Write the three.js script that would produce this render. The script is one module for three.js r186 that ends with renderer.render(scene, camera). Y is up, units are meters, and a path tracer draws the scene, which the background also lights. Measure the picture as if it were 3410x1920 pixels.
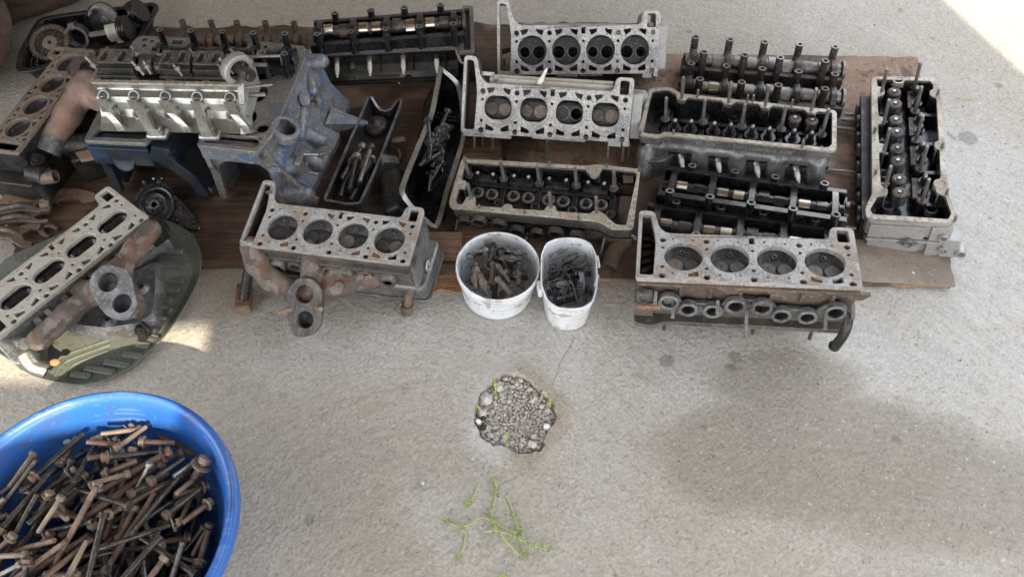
import * as THREE from 'three';
import { mergeGeometries } from 'three/addons/utils/BufferGeometryUtils.js';
import { RoundedBoxGeometry } from 'three/addons/geometries/RoundedBoxGeometry.js';
import { FontLoader } from 'three/addons/loaders/FontLoader.js';
import { MarchingCubes } from 'three/addons/objects/MarchingCubes.js';
import { TextGeometry } from 'three/addons/geometries/TextGeometry.js';

// ---------------------------------------------------------------- camera, sky, sun, exposure
const scene = new THREE.Scene();
const camera = new THREE.PerspectiveCamera(37.3, 1024 / 576, 0.05, 200);
camera.position.set(0, 1.72, 0);
camera.rotation.set(THREE.MathUtils.degToRad(-55), 0, 0);
const renderer = new THREE.WebGLRenderer({ antialias: true });
renderer.toneMapping = THREE.LinearToneMapping;
renderer.toneMappingExposure = 4.9;
renderer.shadowMap.enabled = true;
{ // clear bright summer sky: pale at the horizon, blue towards the zenith
  const w = 128, h = 64, d = new Float32Array(w * h * 4);
  for (let j = 0; j < h; j++) for (let i = 0; i < w; i++) {
    const el = ((j + 0.5) / h - 0.5) * Math.PI, t = Math.pow(Math.max(0, Math.sin(el)), 0.55), k = (j * w + i) * 4;
    d[k] = 1.10 + (0.62 - 1.10) * t; d[k + 1] = 1.03 + (0.70 - 1.03) * t; d[k + 2] = 0.93 + (0.84 - 0.93) * t; d[k + 3] = 1;
  }
  const sky = new THREE.DataTexture(d, w, h, THREE.RGBAFormat, THREE.FloatType);
  sky.mapping = THREE.EquirectangularReflectionMapping; sky.magFilter = THREE.LinearFilter; sky.minFilter = THREE.LinearFilter; sky.needsUpdate = true;
  scene.background = sky; scene.environment = sky;
}
const SUN_EL = THREE.MathUtils.degToRad(43), SUN_H = [0.31, 0.95];
const sun = new THREE.DirectionalLight(new THREE.Color(1.0, 0.87, 0.66), 2.1);
sun.position.set(SUN_H[0] * Math.cos(SUN_EL) * 12, Math.sin(SUN_EL) * 12, SUN_H[1] * Math.cos(SUN_EL) * 12);
sun.castShadow = true; sun.shadow.mapSize.set(2048, 2048);
Object.assign(sun.shadow.camera, { left: -6, right: 6, top: 6, bottom: -6, near: 0.5, far: 40 });
scene.add(sun); scene.add(sun.target);

// ---------------------------------------------------------------- small helpers
function rng(seed) { let s = seed >>> 0; return () => { s = (s + 0x6D2B79F5) >>> 0; let t = s; t = Math.imul(t ^ (t >>> 15), t | 1); t ^= t + Math.imul(t ^ (t >>> 7), t | 61); return ((t ^ (t >>> 14)) >>> 0) / 4294967296; }; }
const R0 = rng(77);
const clamp = (x, a = 0, b = 1) => Math.min(b, Math.max(a, x));
const sst = (a, b, x) => { const t = clamp((x - a) / (b - a)); return t * t * (3 - 2 * t); };
const rad = d => d * Math.PI / 180;
const names = {};
function numbered(n) { const c = names[n] = (names[n] ?? -1) + 1; return c ? `${n}_${String(c).padStart(3, '0')}` : n; }
function tag(o, label, category, group, kind) {
  if (label) o.userData.label = label;
  if (category) o.userData.category = category;
  if (group) o.userData.group = group;
  if (kind) o.userData.kind = kind;
  return o;
}
function thing(name, label, category, pose, group) {
  const o = new THREE.Group(); o.name = numbered(name); scene.add(o);
  if (pose) {
    o.position.set(...pose.pos); o.rotation.order = 'YXZ';
    o.rotation.set(rad(pose.tilt || 0), rad(pose.yaw || 0), rad(pose.roll || 0));
    if (pose.s) o.scale.setScalar(pose.s);
  }
  o.updateMatrixWorld(true);
  return tag(o, label, category, group);
}
function copyOf(o, label, group) { const c = o.clone(); c.name = numbered(o.name.replace(/_\d{3}$/, '')); scene.add(c); c.userData = { ...o.userData }; if (label) c.userData.label = label; if (group) c.userData.group = group; return c; }

// value noise on a lattice of period n (tileable) and without period
function lattice(seed, n) { const r = rng(seed), a = new Float32Array(n * n); for (let i = 0; i < n * n; i++) a[i] = r(); return a; }
const LAT = lattice(5, 256);
function vn(x, y, px = 256, py = 256) {
  const xi = Math.floor(x), yi = Math.floor(y); let fx = x - xi, fy = y - yi; fx = fx * fx * (3 - 2 * fx); fy = fy * fy * (3 - 2 * fy);
  const x0 = ((xi % px) + px) % px, x1 = (x0 + 1) % px, y0 = ((yi % py) + py) % py, y1 = (y0 + 1) % py;
  const a = LAT[(y0 & 255) * 256 + (x0 & 255)], b = LAT[(y0 & 255) * 256 + (x1 & 255)], c = LAT[(y1 & 255) * 256 + (x0 & 255)], d = LAT[(y1 & 255) * 256 + (x1 & 255)];
  return a + (b - a) * fx + (c - a + (a - b - c + d) * fx) * fy;
}
function fbm(x, y, oct = 4, px = 256, py = 256) { let s = 0, a = 0.5, n = 0; for (let i = 0; i < oct; i++) { s += a * vn(x + i * 17, y + i * 31, px, py); n += a; x *= 2; y *= 2; px = Math.min(256, px * 2); py = Math.min(256, py * 2); a *= 0.5; } return s / n; }

// shared tileable fields, 512 x 512
const TS = 512;
function field(fx, fy, oct, ox) { const a = new Float32Array(TS * TS); for (let j = 0; j < TS; j++) for (let i = 0; i < TS; i++) a[j * TS + i] = fbm(i / TS * fx + 0, j / TS * fy + 0, oct, fx, fy); 
  // stretch to 0..1
  let lo = 1, hi = 0; for (const v of a) { if (v < lo) lo = v; if (v > hi) hi = v; } for (let k = 0; k < a.length; k++) a[k] = (a[k] - lo) / (hi - lo); return a; }
const FD = { blot: field(4, 4, 5), mid: field(12, 12, 4), fine: field(64, 64, 2), speck: field(128, 128, 1), grain: field(4, 64, 3), grainF: field(8, 160, 2) };
const toS = c => { c = clamp(c); return c <= 0.0031308 ? c * 12.92 : 1.055 * Math.pow(c, 1 / 2.4) - 0.055; };
function dataTex(px, n, srgb, size) {
  const t = new THREE.DataTexture(px, n, n, THREE.RGBAFormat); t.magFilter = THREE.LinearFilter; t.minFilter = THREE.LinearMipmapLinearFilter; t.generateMipmaps = true;
  t.wrapS = t.wrapT = THREE.RepeatWrapping; if (srgb) t.colorSpace = THREE.SRGBColorSpace; t.repeat.set(1 / size, 1 / size); t.needsUpdate = true; return t;
}
const bumpCache = {}, roughCache = {};
// base colour plus layers [field, threshold, softness, amount, colour, shiftX, shiftY]; rough = [base, span, field]
function mk(name, base, layers, rough, opt = {}) {
  const px = new Uint8Array(TS * TS * 4), rp = new Uint8Array(TS * TS * 4), size = opt.size || 0.3, rf = FD[rough[2] || 'mid'];
  for (let j = 0; j < TS; j++) for (let i = 0; i < TS; i++) {
    const k = j * TS + i; let r = base[0], g = base[1], b = base[2], dr = 0;
    for (const [f, th, so, am, c, sx = 0, sy = 0, rr = 0] of layers) {
      const m = sst(th - so, th + so, FD[f][((j + sy) & 511) * TS + ((i + sx) & 511)]) * am;
      r += (c[0] - r) * m; g += (c[1] - g) * m; b += (c[2] - b) * m; dr += rr * m;
    }
    px[k * 4] = toS(r) * 255; px[k * 4 + 1] = toS(g) * 255; px[k * 4 + 2] = toS(b) * 255; px[k * 4 + 3] = 255;
    const q = clamp(rough[0] + (rf[k] - 0.5) * rough[1] + dr, 0.04, 1) * 255; rp[k * 4] = rp[k * 4 + 1] = rp[k * 4 + 2] = q; rp[k * 4 + 3] = 255;
  }
  const rk = JSON.stringify(rough) + size + (layers.some(l => l[7]) ? name : ''); const rt = roughCache[rk] || (roughCache[rk] = dataTex(rp, TS, false, size));
  const P = { name, map: dataTex(px, TS, true, size), roughnessMap: rt, roughness: 1, metalness: opt.metal || 0 };
  if (opt.bump) { P.bumpMap = BUMP(opt.bumpField || 'mid', size); P.bumpScale = opt.bump; }
  let m;
  if (opt.coat) { m = new THREE.MeshPhysicalMaterial(P); m.clearcoat = opt.coat; m.clearcoatRoughness = opt.coatRough || 0.2; } else m = new THREE.MeshStandardMaterial(P);
  if (opt.double) m.side = THREE.DoubleSide;
  return m;
}

function BUMP(f, size) { const key = f + size; if (bumpCache[key]) return bumpCache[key]; const a = new Uint8Array(TS * TS * 4); for (let k = 0; k < TS * TS; k++) { a[k * 4] = a[k * 4 + 1] = a[k * 4 + 2] = FD[f][k] * 255; a[k * 4 + 3] = 255; } return bumpCache[key] = dataTex(a, TS, false, size); }

// ---------------------------------------------------------------- materials (linear base colours)
const K = [0.012, 0.012, 0.013];
const M = {
  face: mk('dusty aluminium', [0.36, 0.355, 0.34], [['mid', .56, .12, .45, [.20, .195, .185]], ['blot', .60, .1, .5, [.13, .13, .128], 90, 40], ['fine', .68, .07, .55, [.09, .085, .08]], ['speck', .78, .06, .6, [.62, .62, .6], 30, 10]], [.52, .25], { metal: .35, bump: .0006, bumpField: 'fine' }),
  faceClean: mk('wiped aluminium', [0.44, 0.42, 0.375], [['blot', .56, .14, .4, [.33, .29, .23]], ['fine', .74, .06, .45, [.16, .13, .10]], ['mid', .66, .08, .35, [.25, .21, .16]]], [.5, .2], { metal: .3, bump: .0004, bumpField: 'fine' }),
  faceCorr: mk('corroded aluminium', [0.34, 0.33, 0.31], [['mid', .5, .12, .6, [.20, .185, .165]], ['fine', .58, .1, .45, [.43, .45, .48]], ['speck', .68, .08, .35, [.15, .135, .12], 70, 9], ['blot', .68, .06, .4, [.22, .15, .095], 200, 0]], [.62, .25], { metal: .25, bump: .0014, bumpField: 'fine' }),
  faceBrown: mk('brown stained aluminium', [0.20, 0.165, 0.135], [['mid', .55, .14, .5, [.13, .10, .078]], ['fine', .66, .08, .4, [.27, .235, .2]], ['blot', .6, .1, .4, [.15, .09, .06]]], [.6, .25], { metal: .25, bump: .0006, bumpField: 'fine' }),
  rim: mk('sealing flange', [0.37, 0.34, 0.29], [['mid', .55, .1, .55, [.19, .165, .13]], ['fine', .66, .07, .6, [.10, .085, .065]], ['blot', .6, .1, .4, [.27, .22, .16]]], [.5, .25], { metal: .3, bump: .0006, bumpField: 'fine' }),
  cast: mk('grimy casting', [0.085, 0.078, 0.07], [['mid', .5, .14, .6, [.04, .036, .032]], ['blot', .56, .1, .5, [.15, .125, .1]], ['fine', .7, .07, .5, [.19, .18, .165]], ['mid', .7, .05, .4, [.02, .02, .02], 220, 70]], [.58, .3], { metal: .25, bump: .0016 }),
  castGrey: mk('grey casting', [0.18, 0.187, 0.19], [['mid', .52, .14, .6, [.08, .078, .074]], ['blot', .58, .1, .6, [.07, .062, .055]], ['fine', .68, .08, .4, [.34, .35, .36]], ['mid', .72, .05, .5, [.14, .10, .07], 100, 200]], [.45, .3], { metal: .5, bump: .0014 }),
  castBrown: mk('rust brown casting', [0.11, 0.082, 0.062], [['mid', .5, .14, .6, [.05, .04, .034]], ['blot', .55, .1, .55, [.17, .12, .085]], ['fine', .7, .07, .5, [.23, .2, .17]]], [.62, .25], { metal: .2, bump: .0016 }),
  bright: mk('bright cast aluminium', [0.37, 0.375, 0.36], [['blot', .54, .14, .5, [.29, .285, .25]], ['mid', .62, .1, .45, [.19, .185, .165]], ['fine', .75, .05, .5, [.13, .12, .09]], ['mid', .72, .04, .5, [.20, .17, .09], 120, 60]], [.36, .22], { metal: .85, bump: .0008 }),
  endCast: mk('pale rough casting', [0.37, 0.37, 0.365], [['mid', .55, .12, .5, [.33, .33, .32]], ['fine', .68, .08, .5, [.22, .21, .2]]], [.5, .2], { metal: .55, bump: .0012 }),
  oil: mk('oily black iron', [0.009, 0.0095, 0.011], [['mid', .62, .1, .5, [.02, .02, .021], 0, 0, .2], ['fine', .78, .05, .45, [.08, .075, .068]]], [.25, .25], { metal: .1, bump: .0008, coat: .3, coatRough: .12 }),
  oilDry: mk('dry black grime', [0.019, 0.0185, 0.018], [['mid', .57, .12, .55, [.034, .031, .028]], ['fine', .74, .06, .55, [.11, .105, .098]], ['blot', .64, .08, .4, [.055, .048, .039]]], [.42, .3], { metal: .25, bump: .001 }),
  ironWorn: mk('worn dark iron', [0.046, 0.042, 0.039], [['mid', .52, .12, .6, [.028, .026, .025]], ['fine', .66, .07, .5, [.17, .155, .14]], ['blot', .6, .08, .5, [.11, .075, .055]]], [.5, .3], { metal: .4, bump: .0012 }),
  steel: mk('bare steel', [0.36, 0.35, 0.33], [['mid', .55, .12, .5, [.17, .16, .15]], ['fine', .7, .07, .5, [.09, .08, .075]]], [.4, .25], { metal: .85 }),
  steelDull: mk('dull steel', [0.20, 0.188, 0.172], [['mid', .5, .14, .6, [.095, .085, .075]], ['fine', .66, .08, .5, [.31, .295, .27]]], [.5, .25], { metal: .6, bump: .0004 }),
  polished: mk('polished cam steel', [0.36, 0.33, 0.28], [['mid', .58, .08, .5, [.24, .19, .13]], ['grain', .66, .06, .4, [.85, .8, .7]]], [.24, .15], { metal: 1 }),
  soot: mk('soot', [0.022, 0.022, 0.024], [['mid', .52, .12, .5, [.042, .041, .041]], ['fine', .74, .05, .4, [.14, .13, .12]]], [.55, .25], { metal: .3, bump: .0006 }),
  valve: mk('sooty valve', [0.058, 0.053, 0.05], [['mid', .55, .1, .6, [.034, .032, .031]], ['fine', .7, .06, .4, [.16, .145, .13]]], [.5, .2], { metal: .4 }),
  valveTan: mk('tan burnt valve', [0.125, 0.098, 0.08], [['mid', .5, .12, .5, [.11, .085, .07]], ['fine', .7, .06, .4, [.28, .23, .19]]], [.6, .2], { metal: .2 }),
  rust: mk('orange rust', [0.21, 0.095, 0.045], [['mid', .5, .12, .6, [.16, .065, .03]], ['fine', .66, .08, .5, [.42, .26, .15]]], [.85, .1], { bump: .001 }),
  pipe: mk('heat burnt iron', [0.235, 0.155, 0.118], [['blot', .5, .1, .55, [.105, .078, .068]], ['mid', .6, .08, .5, [.30, .21, .165], 60, 130], ['fine', .7, .06, .4, [.12, .08, .06]]], [.75, .15], { bump: .0012 }),
  pipeMix: mk('scaled manifold iron', [0.072, 0.058, 0.05], [['blot', .55, .14, .8, [.15, .118, .096]], ['mid', .66, .08, .6, [.24, .195, .162]], ['mid', .66, .05, .7, [.13, .06, .03], 40, 210], ['fine', .7, .06, .4, [.16, .13, .11]]], [.75, .2], { bump: .0014 }),
  blue: mk('worn blue engine paint', [0.145, 0.158, 0.175], [['blot', .56, .14, .6, [.08, .105, .15]], ['mid', .58, .08, .6, [.11, .098, .088], 150, 30], ['blot', .68, .05, .6, [.045, .105, .22], 250, 120], ['fine', .7, .06, .5, [.33, .34, .35]], ['mid', .7, .05, .5, [.10, .055, .035], 300, 300]], [.5, .3], { metal: .25, bump: .001, size: .34 }),
  blueDark: mk('oily dark blue paint', [0.014, 0.022, 0.034], [['blot', .62, .1, .5, [.018, .05, .11]], ['mid', .58, .1, .6, [.018, .017, .016], 70, 200], ['blot', .68, .06, .5, [.045, .042, .03], 60, 300]], [.42, .3], { metal: .15, bump: .001, coat: .2, coatRough: .3 }),
  deck: mk('block deck', [0.185, 0.177, 0.165], [['mid', .52, .14, .5, [.14, .125, .112]], ['fine', .66, .08, .5, [.33, .32, .3]], ['blot', .62, .08, .45, [.10, .12, .17]]], [.5, .25], { metal: .45, bump: .0006, bumpField: 'fine' }),
  white: mk('white plastic', [0.62, 0.655, 0.69], [['blot', .58, .1, .4, [.42, .39, .34]], ['mid', .70, .05, .65, [.20, .17, .145], 130, 60], ['grain', .72, .04, .35, [.25, .22, .19], 60, 10], ['fine', .82, .03, .7, [.08, .07, .06]]], [.38, .2]),
  bluePlastic: mk('blue plastic', [0.024, 0.118, 0.42], [['blot', .55, .12, .45, [.05, .12, .29]], ['grain', .74, .03, .35, [.16, .26, .46], 0, 40], ['mid', .70, .05, .35, [.07, .075, .10], 200, 20], ['fine', .78, .04, .3, [.12, .22, .48]], ['mid', .78, .03, .5, [.02, .04, .10], 90, 90]], [.36, .2], { bump: .0003, size: .5 }),
  rubber: mk('olive rubber mat', [0.105, 0.118, 0.098], [['mid', .56, .12, .3, [.075, .08, .066]], ['fine', .68, .06, .6, [.05, .042, .03]], ['blot', .58, .12, .2, [.13, .13, .1]]], [.66, .2], { bump: .0006 }),
  ply: mk('brown plywood', [0.165, 0.10, 0.062], [['grain', .5, .16, .6, [.105, .055, .032]], ['grainF', .6, .1, .5, [.25, .145, .085]], ['blot', .58, .08, .6, [.27, .19, .135], 0, 120], ['blot', .64, .08, .6, [.055, .034, .024], 260, 60], ['fine', .76, .05, .5, [.035, .025, .02]]], [.72, .2], { bump: .002, bumpField: 'grain', size: .7 }),
  plyDark: mk('dark oiled plywood', [0.118, 0.064, 0.04], [['grain', .5, .16, .65, [.05, .033, .024]], ['grainF', .6, .1, .5, [.145, .09, .06]], ['mid', .56, .08, .5, [.03, .024, .02], 99, 14], ['blot', .64, .06, .6, [.24, .165, .125], 30, 300], ['blot', .6, .1, .6, [.032, .022, .017], 260, 60]], [.6, .3], { bump: .0025, bumpField: 'grain', size: .7 }),
  plyDust: mk('dusty plywood', [0.215, 0.135, 0.088], [['blot', .48, .14, .7, [.115, .07, .044], 80, 0], ['mid', .62, .08, .4, [.27, .20, .15], 20, 40], ['fine', .72, .06, .4, [.34, .29, .24]], ['blot', .60, .1, .7, [.06, .043, .033], 330, 210], ['mid', .64, .06, .6, [.05, .036, .028], 140, 300], ['fine', .8, .04, .6, [.04, .03, .025], 50, 50]], [.8, .15], { bump: .001, size: .6 }),
  pale: mk('dusty hardboard', [0.27, 0.225, 0.18], [['blot', .5, .1, .6, [.19, .155, .12]], ['mid', .62, .08, .5, [.33, .29, .25]], ['fine', .76, .05, .5, [.1, .08, .065]]], [.85, .1], { bump: .0006 }),
  plyEdge: mk('broken plywood', [0.31, 0.15, 0.075], [['grain', .5, .14, .6, [.19, .08, .04]], ['fine', .66, .08, .4, [.42, .27, .17]]], [.85, .1], { bump: .002, bumpField: 'grain' }),
  sack: mk('brown hide', [0.105, 0.068, 0.052], [['blot', .55, .12, .6, [.06, .045, .038]], ['mid', .62, .08, .5, [.15, .085, .06]], ['fine', .72, .06, .4, [.19, .15, .13]]], [.55, .2], { bump: .004, size: .5 }),
  stone: mk('pale gravel', [0.52, 0.50, 0.47], [['mid', .5, .14, .5, [.3, .275, .24]], ['fine', .66, .08, .5, [.58, .57, .55]]], [.85, .1], { bump: .001 }),
  boltRust: mk('rusty bolt', [0.15, 0.10, 0.073], [['mid', .5, .12, .6, [.075, .055, .045]], ['fine', .64, .08, .5, [.25, .19, .145]], ['blot', .6, .1, .4, [.14, .07, .05]]], [.6, .25], { metal: .4, bump: .0006, size: .12 }),
  boltDark: mk('oily bolt', [0.052, 0.046, 0.04], [['mid', .52, .12, .6, [.028, .026, .024]], ['fine', .66, .07, .6, [.15, .135, .115]]], [.42, .3], { metal: .5, size: .12 }),
  boltTan: mk('tan worn bolt', [0.25, 0.19, 0.14], [['mid', .5, .12, .6, [.13, .095, .07]], ['fine', .66, .07, .5, [.38, .32, .26]]], [.6, .2], { metal: .3, size: .12 }),
  zinc: mk('zinc bolt', [0.25, 0.25, 0.225], [['mid', .55, .12, .6, [.16, .16, .15]], ['fine', .7, .07, .4, [.5, .5, .47]]], [.4, .2], { metal: .75, size: .12 }),
  brass: mk('yellowed steel', [0.30, 0.26, 0.14], [['mid', .5, .12, .6, [.12, .10, .06]]], [.4, .2], { metal: .7, size: .12 }),
  porcelain: mk('white insulator', [0.74, 0.72, 0.66], [['mid', .62, .08, .4, [.4, .36, .3]]], [.25, .1]),
  wall: mk('rendered wall', [0.30, 0.275, 0.245], [['blot', .55, .1, .4, [.34, .31, .27]]], [.9, .05], { size: 1.5 }),
  roof: mk('roof boards', [0.28, 0.235, 0.19], [['grain', .5, .14, .4, [.20, .16, .12]]], [.85, .1], { size: 1.5 }),
};
M.leaf = new THREE.MeshPhysicalMaterial({ color: new THREE.Color().setRGB(.25, .38, .055), roughness: .9, transmission: .3, thickness: 0, side: THREE.DoubleSide });
M.stem = new THREE.MeshStandardMaterial({ color: new THREE.Color().setRGB(.36, .42, .13), roughness: .7 });
M.straw = new THREE.MeshStandardMaterial({ color: new THREE.Color().setRGB(.44, .36, .2), roughness: .8 });
M.chip = new THREE.MeshStandardMaterial({ color: new THREE.Color().setRGB(.75, .73, .7), roughness: .8 });
M.coal = new THREE.MeshStandardMaterial({ color: new THREE.Color().setRGB(.012, .012, .012), roughness: .5 });
M.terracotta = new THREE.MeshStandardMaterial({ color: new THREE.Color().setRGB(.5, .2, .09), roughness: .9 });

// ---------------------------------------------------------------- geometry collector (millimetres)
const _m = new THREE.Matrix4(), _q = new THREE.Quaternion(), _v = new THREE.Vector3(), _s = new THREE.Vector3(), _e = new THREE.Euler();
const V3 = (a) => new THREE.Vector3(a[0], a[1], a[2]);
function boxUV(g) {
  const p = g.attributes.position, uv = new Float32Array(p.count * 2), A = new THREE.Vector3(), Bv = new THREE.Vector3(), C = new THREE.Vector3();
  for (let i = 0; i < p.count; i += 3) {
    A.fromBufferAttribute(p, i); Bv.fromBufferAttribute(p, i + 1); C.fromBufferAttribute(p, i + 2);
    const n = Bv.clone().sub(A).cross(C.clone().sub(A)); const ax = Math.abs(n.x), ay = Math.abs(n.y), az = Math.abs(n.z);
    for (let k = 0; k < 3; k++) {
      const P = k === 0 ? A : k === 1 ? Bv : C; let u, v;
      if (ay >= ax && ay >= az) { u = P.x; v = P.z; } else if (az >= ax) { u = P.x; v = P.y; } else { u = P.z; v = P.y; }
      uv[(i + k) * 2] = u + .37; uv[(i + k) * 2 + 1] = v + .11;
    }
  }
  g.setAttribute('uv', new THREE.BufferAttribute(uv, 2)); return g;
}
let uvShift = 0;
class B {
  constructor() { this.g = []; }
  add(geo, x = 0, y = 0, z = 0, rx = 0, ry = 0, rz = 0, s = 1) {
    let g = geo.index ? geo.toNonIndexed() : geo.clone(); for (const a of Object.keys(g.attributes)) if (a !== 'position' && a !== 'normal') g.deleteAttribute(a);
    _e.set(rx, ry, rz, 'YXZ'); _m.compose(_v.set(x, y, z), _q.setFromEuler(_e), typeof s === 'number' ? _s.setScalar(s) : _s.set(...s)); g.applyMatrix4(_m); g.clearGroups(); this.g.push(g); return this;
  }
  box(w, h, d, x = 0, y = 0, z = 0, ry = 0, rx = 0, rz = 0, r = -1) {
    const m = Math.min(w, h, d); if (r < 0) r = Math.min(1.5, m * .15);
    return this.add(r > 0 ? new RoundedBoxGeometry(w, h, d, 1, r) : new THREE.BoxGeometry(w, h, d), x, y, z, rx, ry, rz);
  }
  cyl(r1, r2, h, x = 0, y = 0, z = 0, seg = 18, rx = 0, ry = 0, rz = 0) { return this.add(new THREE.CylinderGeometry(r1, r2, h, seg), x, y, z, rx, ry, rz); }
  rod(a, b, r, seg = 10, r2) { // straight bar between two points
    const A = V3(a), Bp = V3(b), d = Bp.clone().sub(A), L = d.length(); const g = new THREE.CylinderGeometry(r2 ?? r, r, L, seg); g.translate(0, L / 2, 0);
    g.applyQuaternion(new THREE.Quaternion().setFromUnitVectors(new THREE.Vector3(0, 1, 0), d.normalize())); g.translate(...a); return this.add(g);
  }
  tube(pts, r, seg = 24, rs = 10, closed = false) { return this.add(new THREE.TubeGeometry(new THREE.CatmullRomCurve3(pts.map(V3), closed, 'catmullrom', .5), seg, r, rs, closed)); }
  lathe(prof, x = 0, y = 0, z = 0, seg = 24, rx = 0, ry = 0, rz = 0) { return this.add(new THREE.LatheGeometry(prof.map(p => new THREE.Vector2(p[0], p[1])), seg), x, y, z, rx, ry, rz); }
  plate(shape, depth, y0, bevel = .8, cs = 10) { // horizontal plate, bottom at y0, shape y runs to -z
    const bt = Math.min(bevel, depth / 3); const g = new THREE.ExtrudeGeometry(shape, { depth: depth - 2 * bt, bevelEnabled: bevel > 0, bevelThickness: bt, bevelSize: bevel, bevelOffset: -bevel, bevelSegments: 1, curveSegments: cs });
    g.translate(0, 0, bt); g.rotateX(-Math.PI / 2); g.translate(0, y0, 0); return this.add(g);
  }
  panel(shape, depth, x, y, z, rx = 0, ry = 0, rz = 0, bevel = .8, cs = 10) { // upright plate in x-y, thickness along +z
    const bt = Math.min(bevel, depth / 3); const g = new THREE.ExtrudeGeometry(shape, { depth: depth - 2 * bt, bevelEnabled: bevel > 0, bevelThickness: bt, bevelSize: bevel, bevelOffset: -bevel, bevelSegments: 1, curveSegments: cs });
    g.translate(0, 0, bt); return this.add(g, x, y, z, rx, ry, rz);
  }
  prism(pts, x0, x1) { // polygon in (z,y) swept along x
    const s = new THREE.Shape(pts.map(p => new THREE.Vector2(-p[0], p[1]))); const g = new THREE.ExtrudeGeometry(s, { depth: x1 - x0, bevelEnabled: false }); g.rotateY(Math.PI / 2); g.translate(x0, 0, 0); return this.add(g);
  }
  geo(scale = .001) { const g = this.g.length > 1 ? mergeGeometries(this.g) : this.g[0]; g.scale(scale, scale, scale); return boxUV(g); }
  build(name, mat, parent, label) { return put(name, this.geo(), mat, parent, label); }
  buildW(name, mat, parent, label) { // geometry given in world metres, stored in the parent's own frame
    const g = this.geo(1); if (parent) { parent.updateMatrixWorld(true); g.applyMatrix4(parent.matrixWorld.clone().invert()); } return put(name, g, mat, parent, label);
  }
}
function put(name, g, mat, parent, label) {
  const m = new THREE.Mesh(g, mat); m.castShadow = m.receiveShadow = true; m.name = parent ? name : numbered(name); (parent || scene).add(m); if (label) m.userData.label = label; return m;
}
function rp(pts, r = 4, path) { // polygon with rounded corners; a third entry is that corner's own radius
  const s = path ? new THREE.Path() : new THREE.Shape(), n = pts.length;
  for (let i = 0; i < n; i++) {
    const p = pts[i], a = pts[(i + n - 1) % n], b = pts[(i + 1) % n]; let rr = p[2] ?? r;
    const la = Math.hypot(a[0] - p[0], a[1] - p[1]), lb = Math.hypot(b[0] - p[0], b[1] - p[1]); rr = Math.min(rr, la * .48, lb * .48);
    const ax = p[0] + (a[0] - p[0]) / la * rr, ay = p[1] + (a[1] - p[1]) / la * rr, bx = p[0] + (b[0] - p[0]) / lb * rr, by = p[1] + (b[1] - p[1]) / lb * rr;
    if (i === 0) s.moveTo(ax, ay); else s.lineTo(ax, ay); s.quadraticCurveTo(p[0], p[1], bx, by);
  }
  s.closePath(); return s;
}
const hole = (pts, r) => rp(pts, r, true);
function circ(x, y, r, path = true) { const s = path ? new THREE.Path() : new THREE.Shape(); s.absarc(x, y, r, 0, Math.PI * 2, false); return s; }
function ringShape(ro, ri, x = 0, y = 0) { const s = circ(x, y, ro, false); s.holes.push(circ(x, y, ri)); return s; }
// open vessel from a stack of closed outlines [[x,y,z]...] with the same number of points
function loft(rings, capFirst = false, capLast = false) {
  const pos = [], n = rings[0].length; const tri = (a, b, c) => pos.push(...a, ...b, ...c);
  for (let k = 0; k + 1 < rings.length; k++) for (let i = 0; i < n; i++) { const j = (i + 1) % n, A = rings[k], C = rings[k + 1]; tri(A[i], A[j], C[j]); tri(A[i], C[j], C[i]); }
  const cap = (r, flip) => { const c = [0, 1, 2].map(a => r.reduce((s, p) => s + p[a], 0) / n); for (let i = 0; i < n; i++) { const j = (i + 1) % n; flip ? tri(c, r[j], r[i]) : tri(c, r[i], r[j]); } };
  if (capFirst) cap(rings[0], true); if (capLast) cap(rings[rings.length - 1], false);
  const g = new THREE.BufferGeometry(); g.setAttribute('position', new THREE.Float32BufferAttribute(pos, 3)); g.computeVertexNormals(); return g;
}
function smoothGeo(g, angle = 40) { // weld normals below a crease angle
  const p = g.attributes.position, n = p.count, map = new Map(), fn = []; const A = new THREE.Vector3(), Bv = new THREE.Vector3(), C = new THREE.Vector3();
  for (let i = 0; i < n; i += 3) { A.fromBufferAttribute(p, i); Bv.fromBufferAttribute(p, i + 1); C.fromBufferAttribute(p, i + 2); const f = Bv.clone().sub(A).cross(C.clone().sub(A)); fn.push(f); for (let k = 0; k < 3; k++) { const key = [p.getX(i + k), p.getY(i + k), p.getZ(i + k)].map(v => Math.round(v * 2e4)).join(); (map.get(key) || map.set(key, []).get(key)).push(i / 3); } }
  const nn = new Float32Array(n * 3), ca = Math.cos(rad(angle));
  for (let i = 0; i < n; i++) { const t = (i / 3) | 0, key = [p.getX(i), p.getY(i), p.getZ(i)].map(v => Math.round(v * 2e4)).join(), f0 = fn[t].clone().normalize(), s = new THREE.Vector3(); for (const o of map.get(key)) { if (fn[o].clone().normalize().dot(f0) >= ca) s.add(fn[o]); } s.normalize(); nn.set([s.x, s.y, s.z], i * 3); }
  g.setAttribute('normal', new THREE.BufferAttribute(nn, 3)); return g;
}

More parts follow.
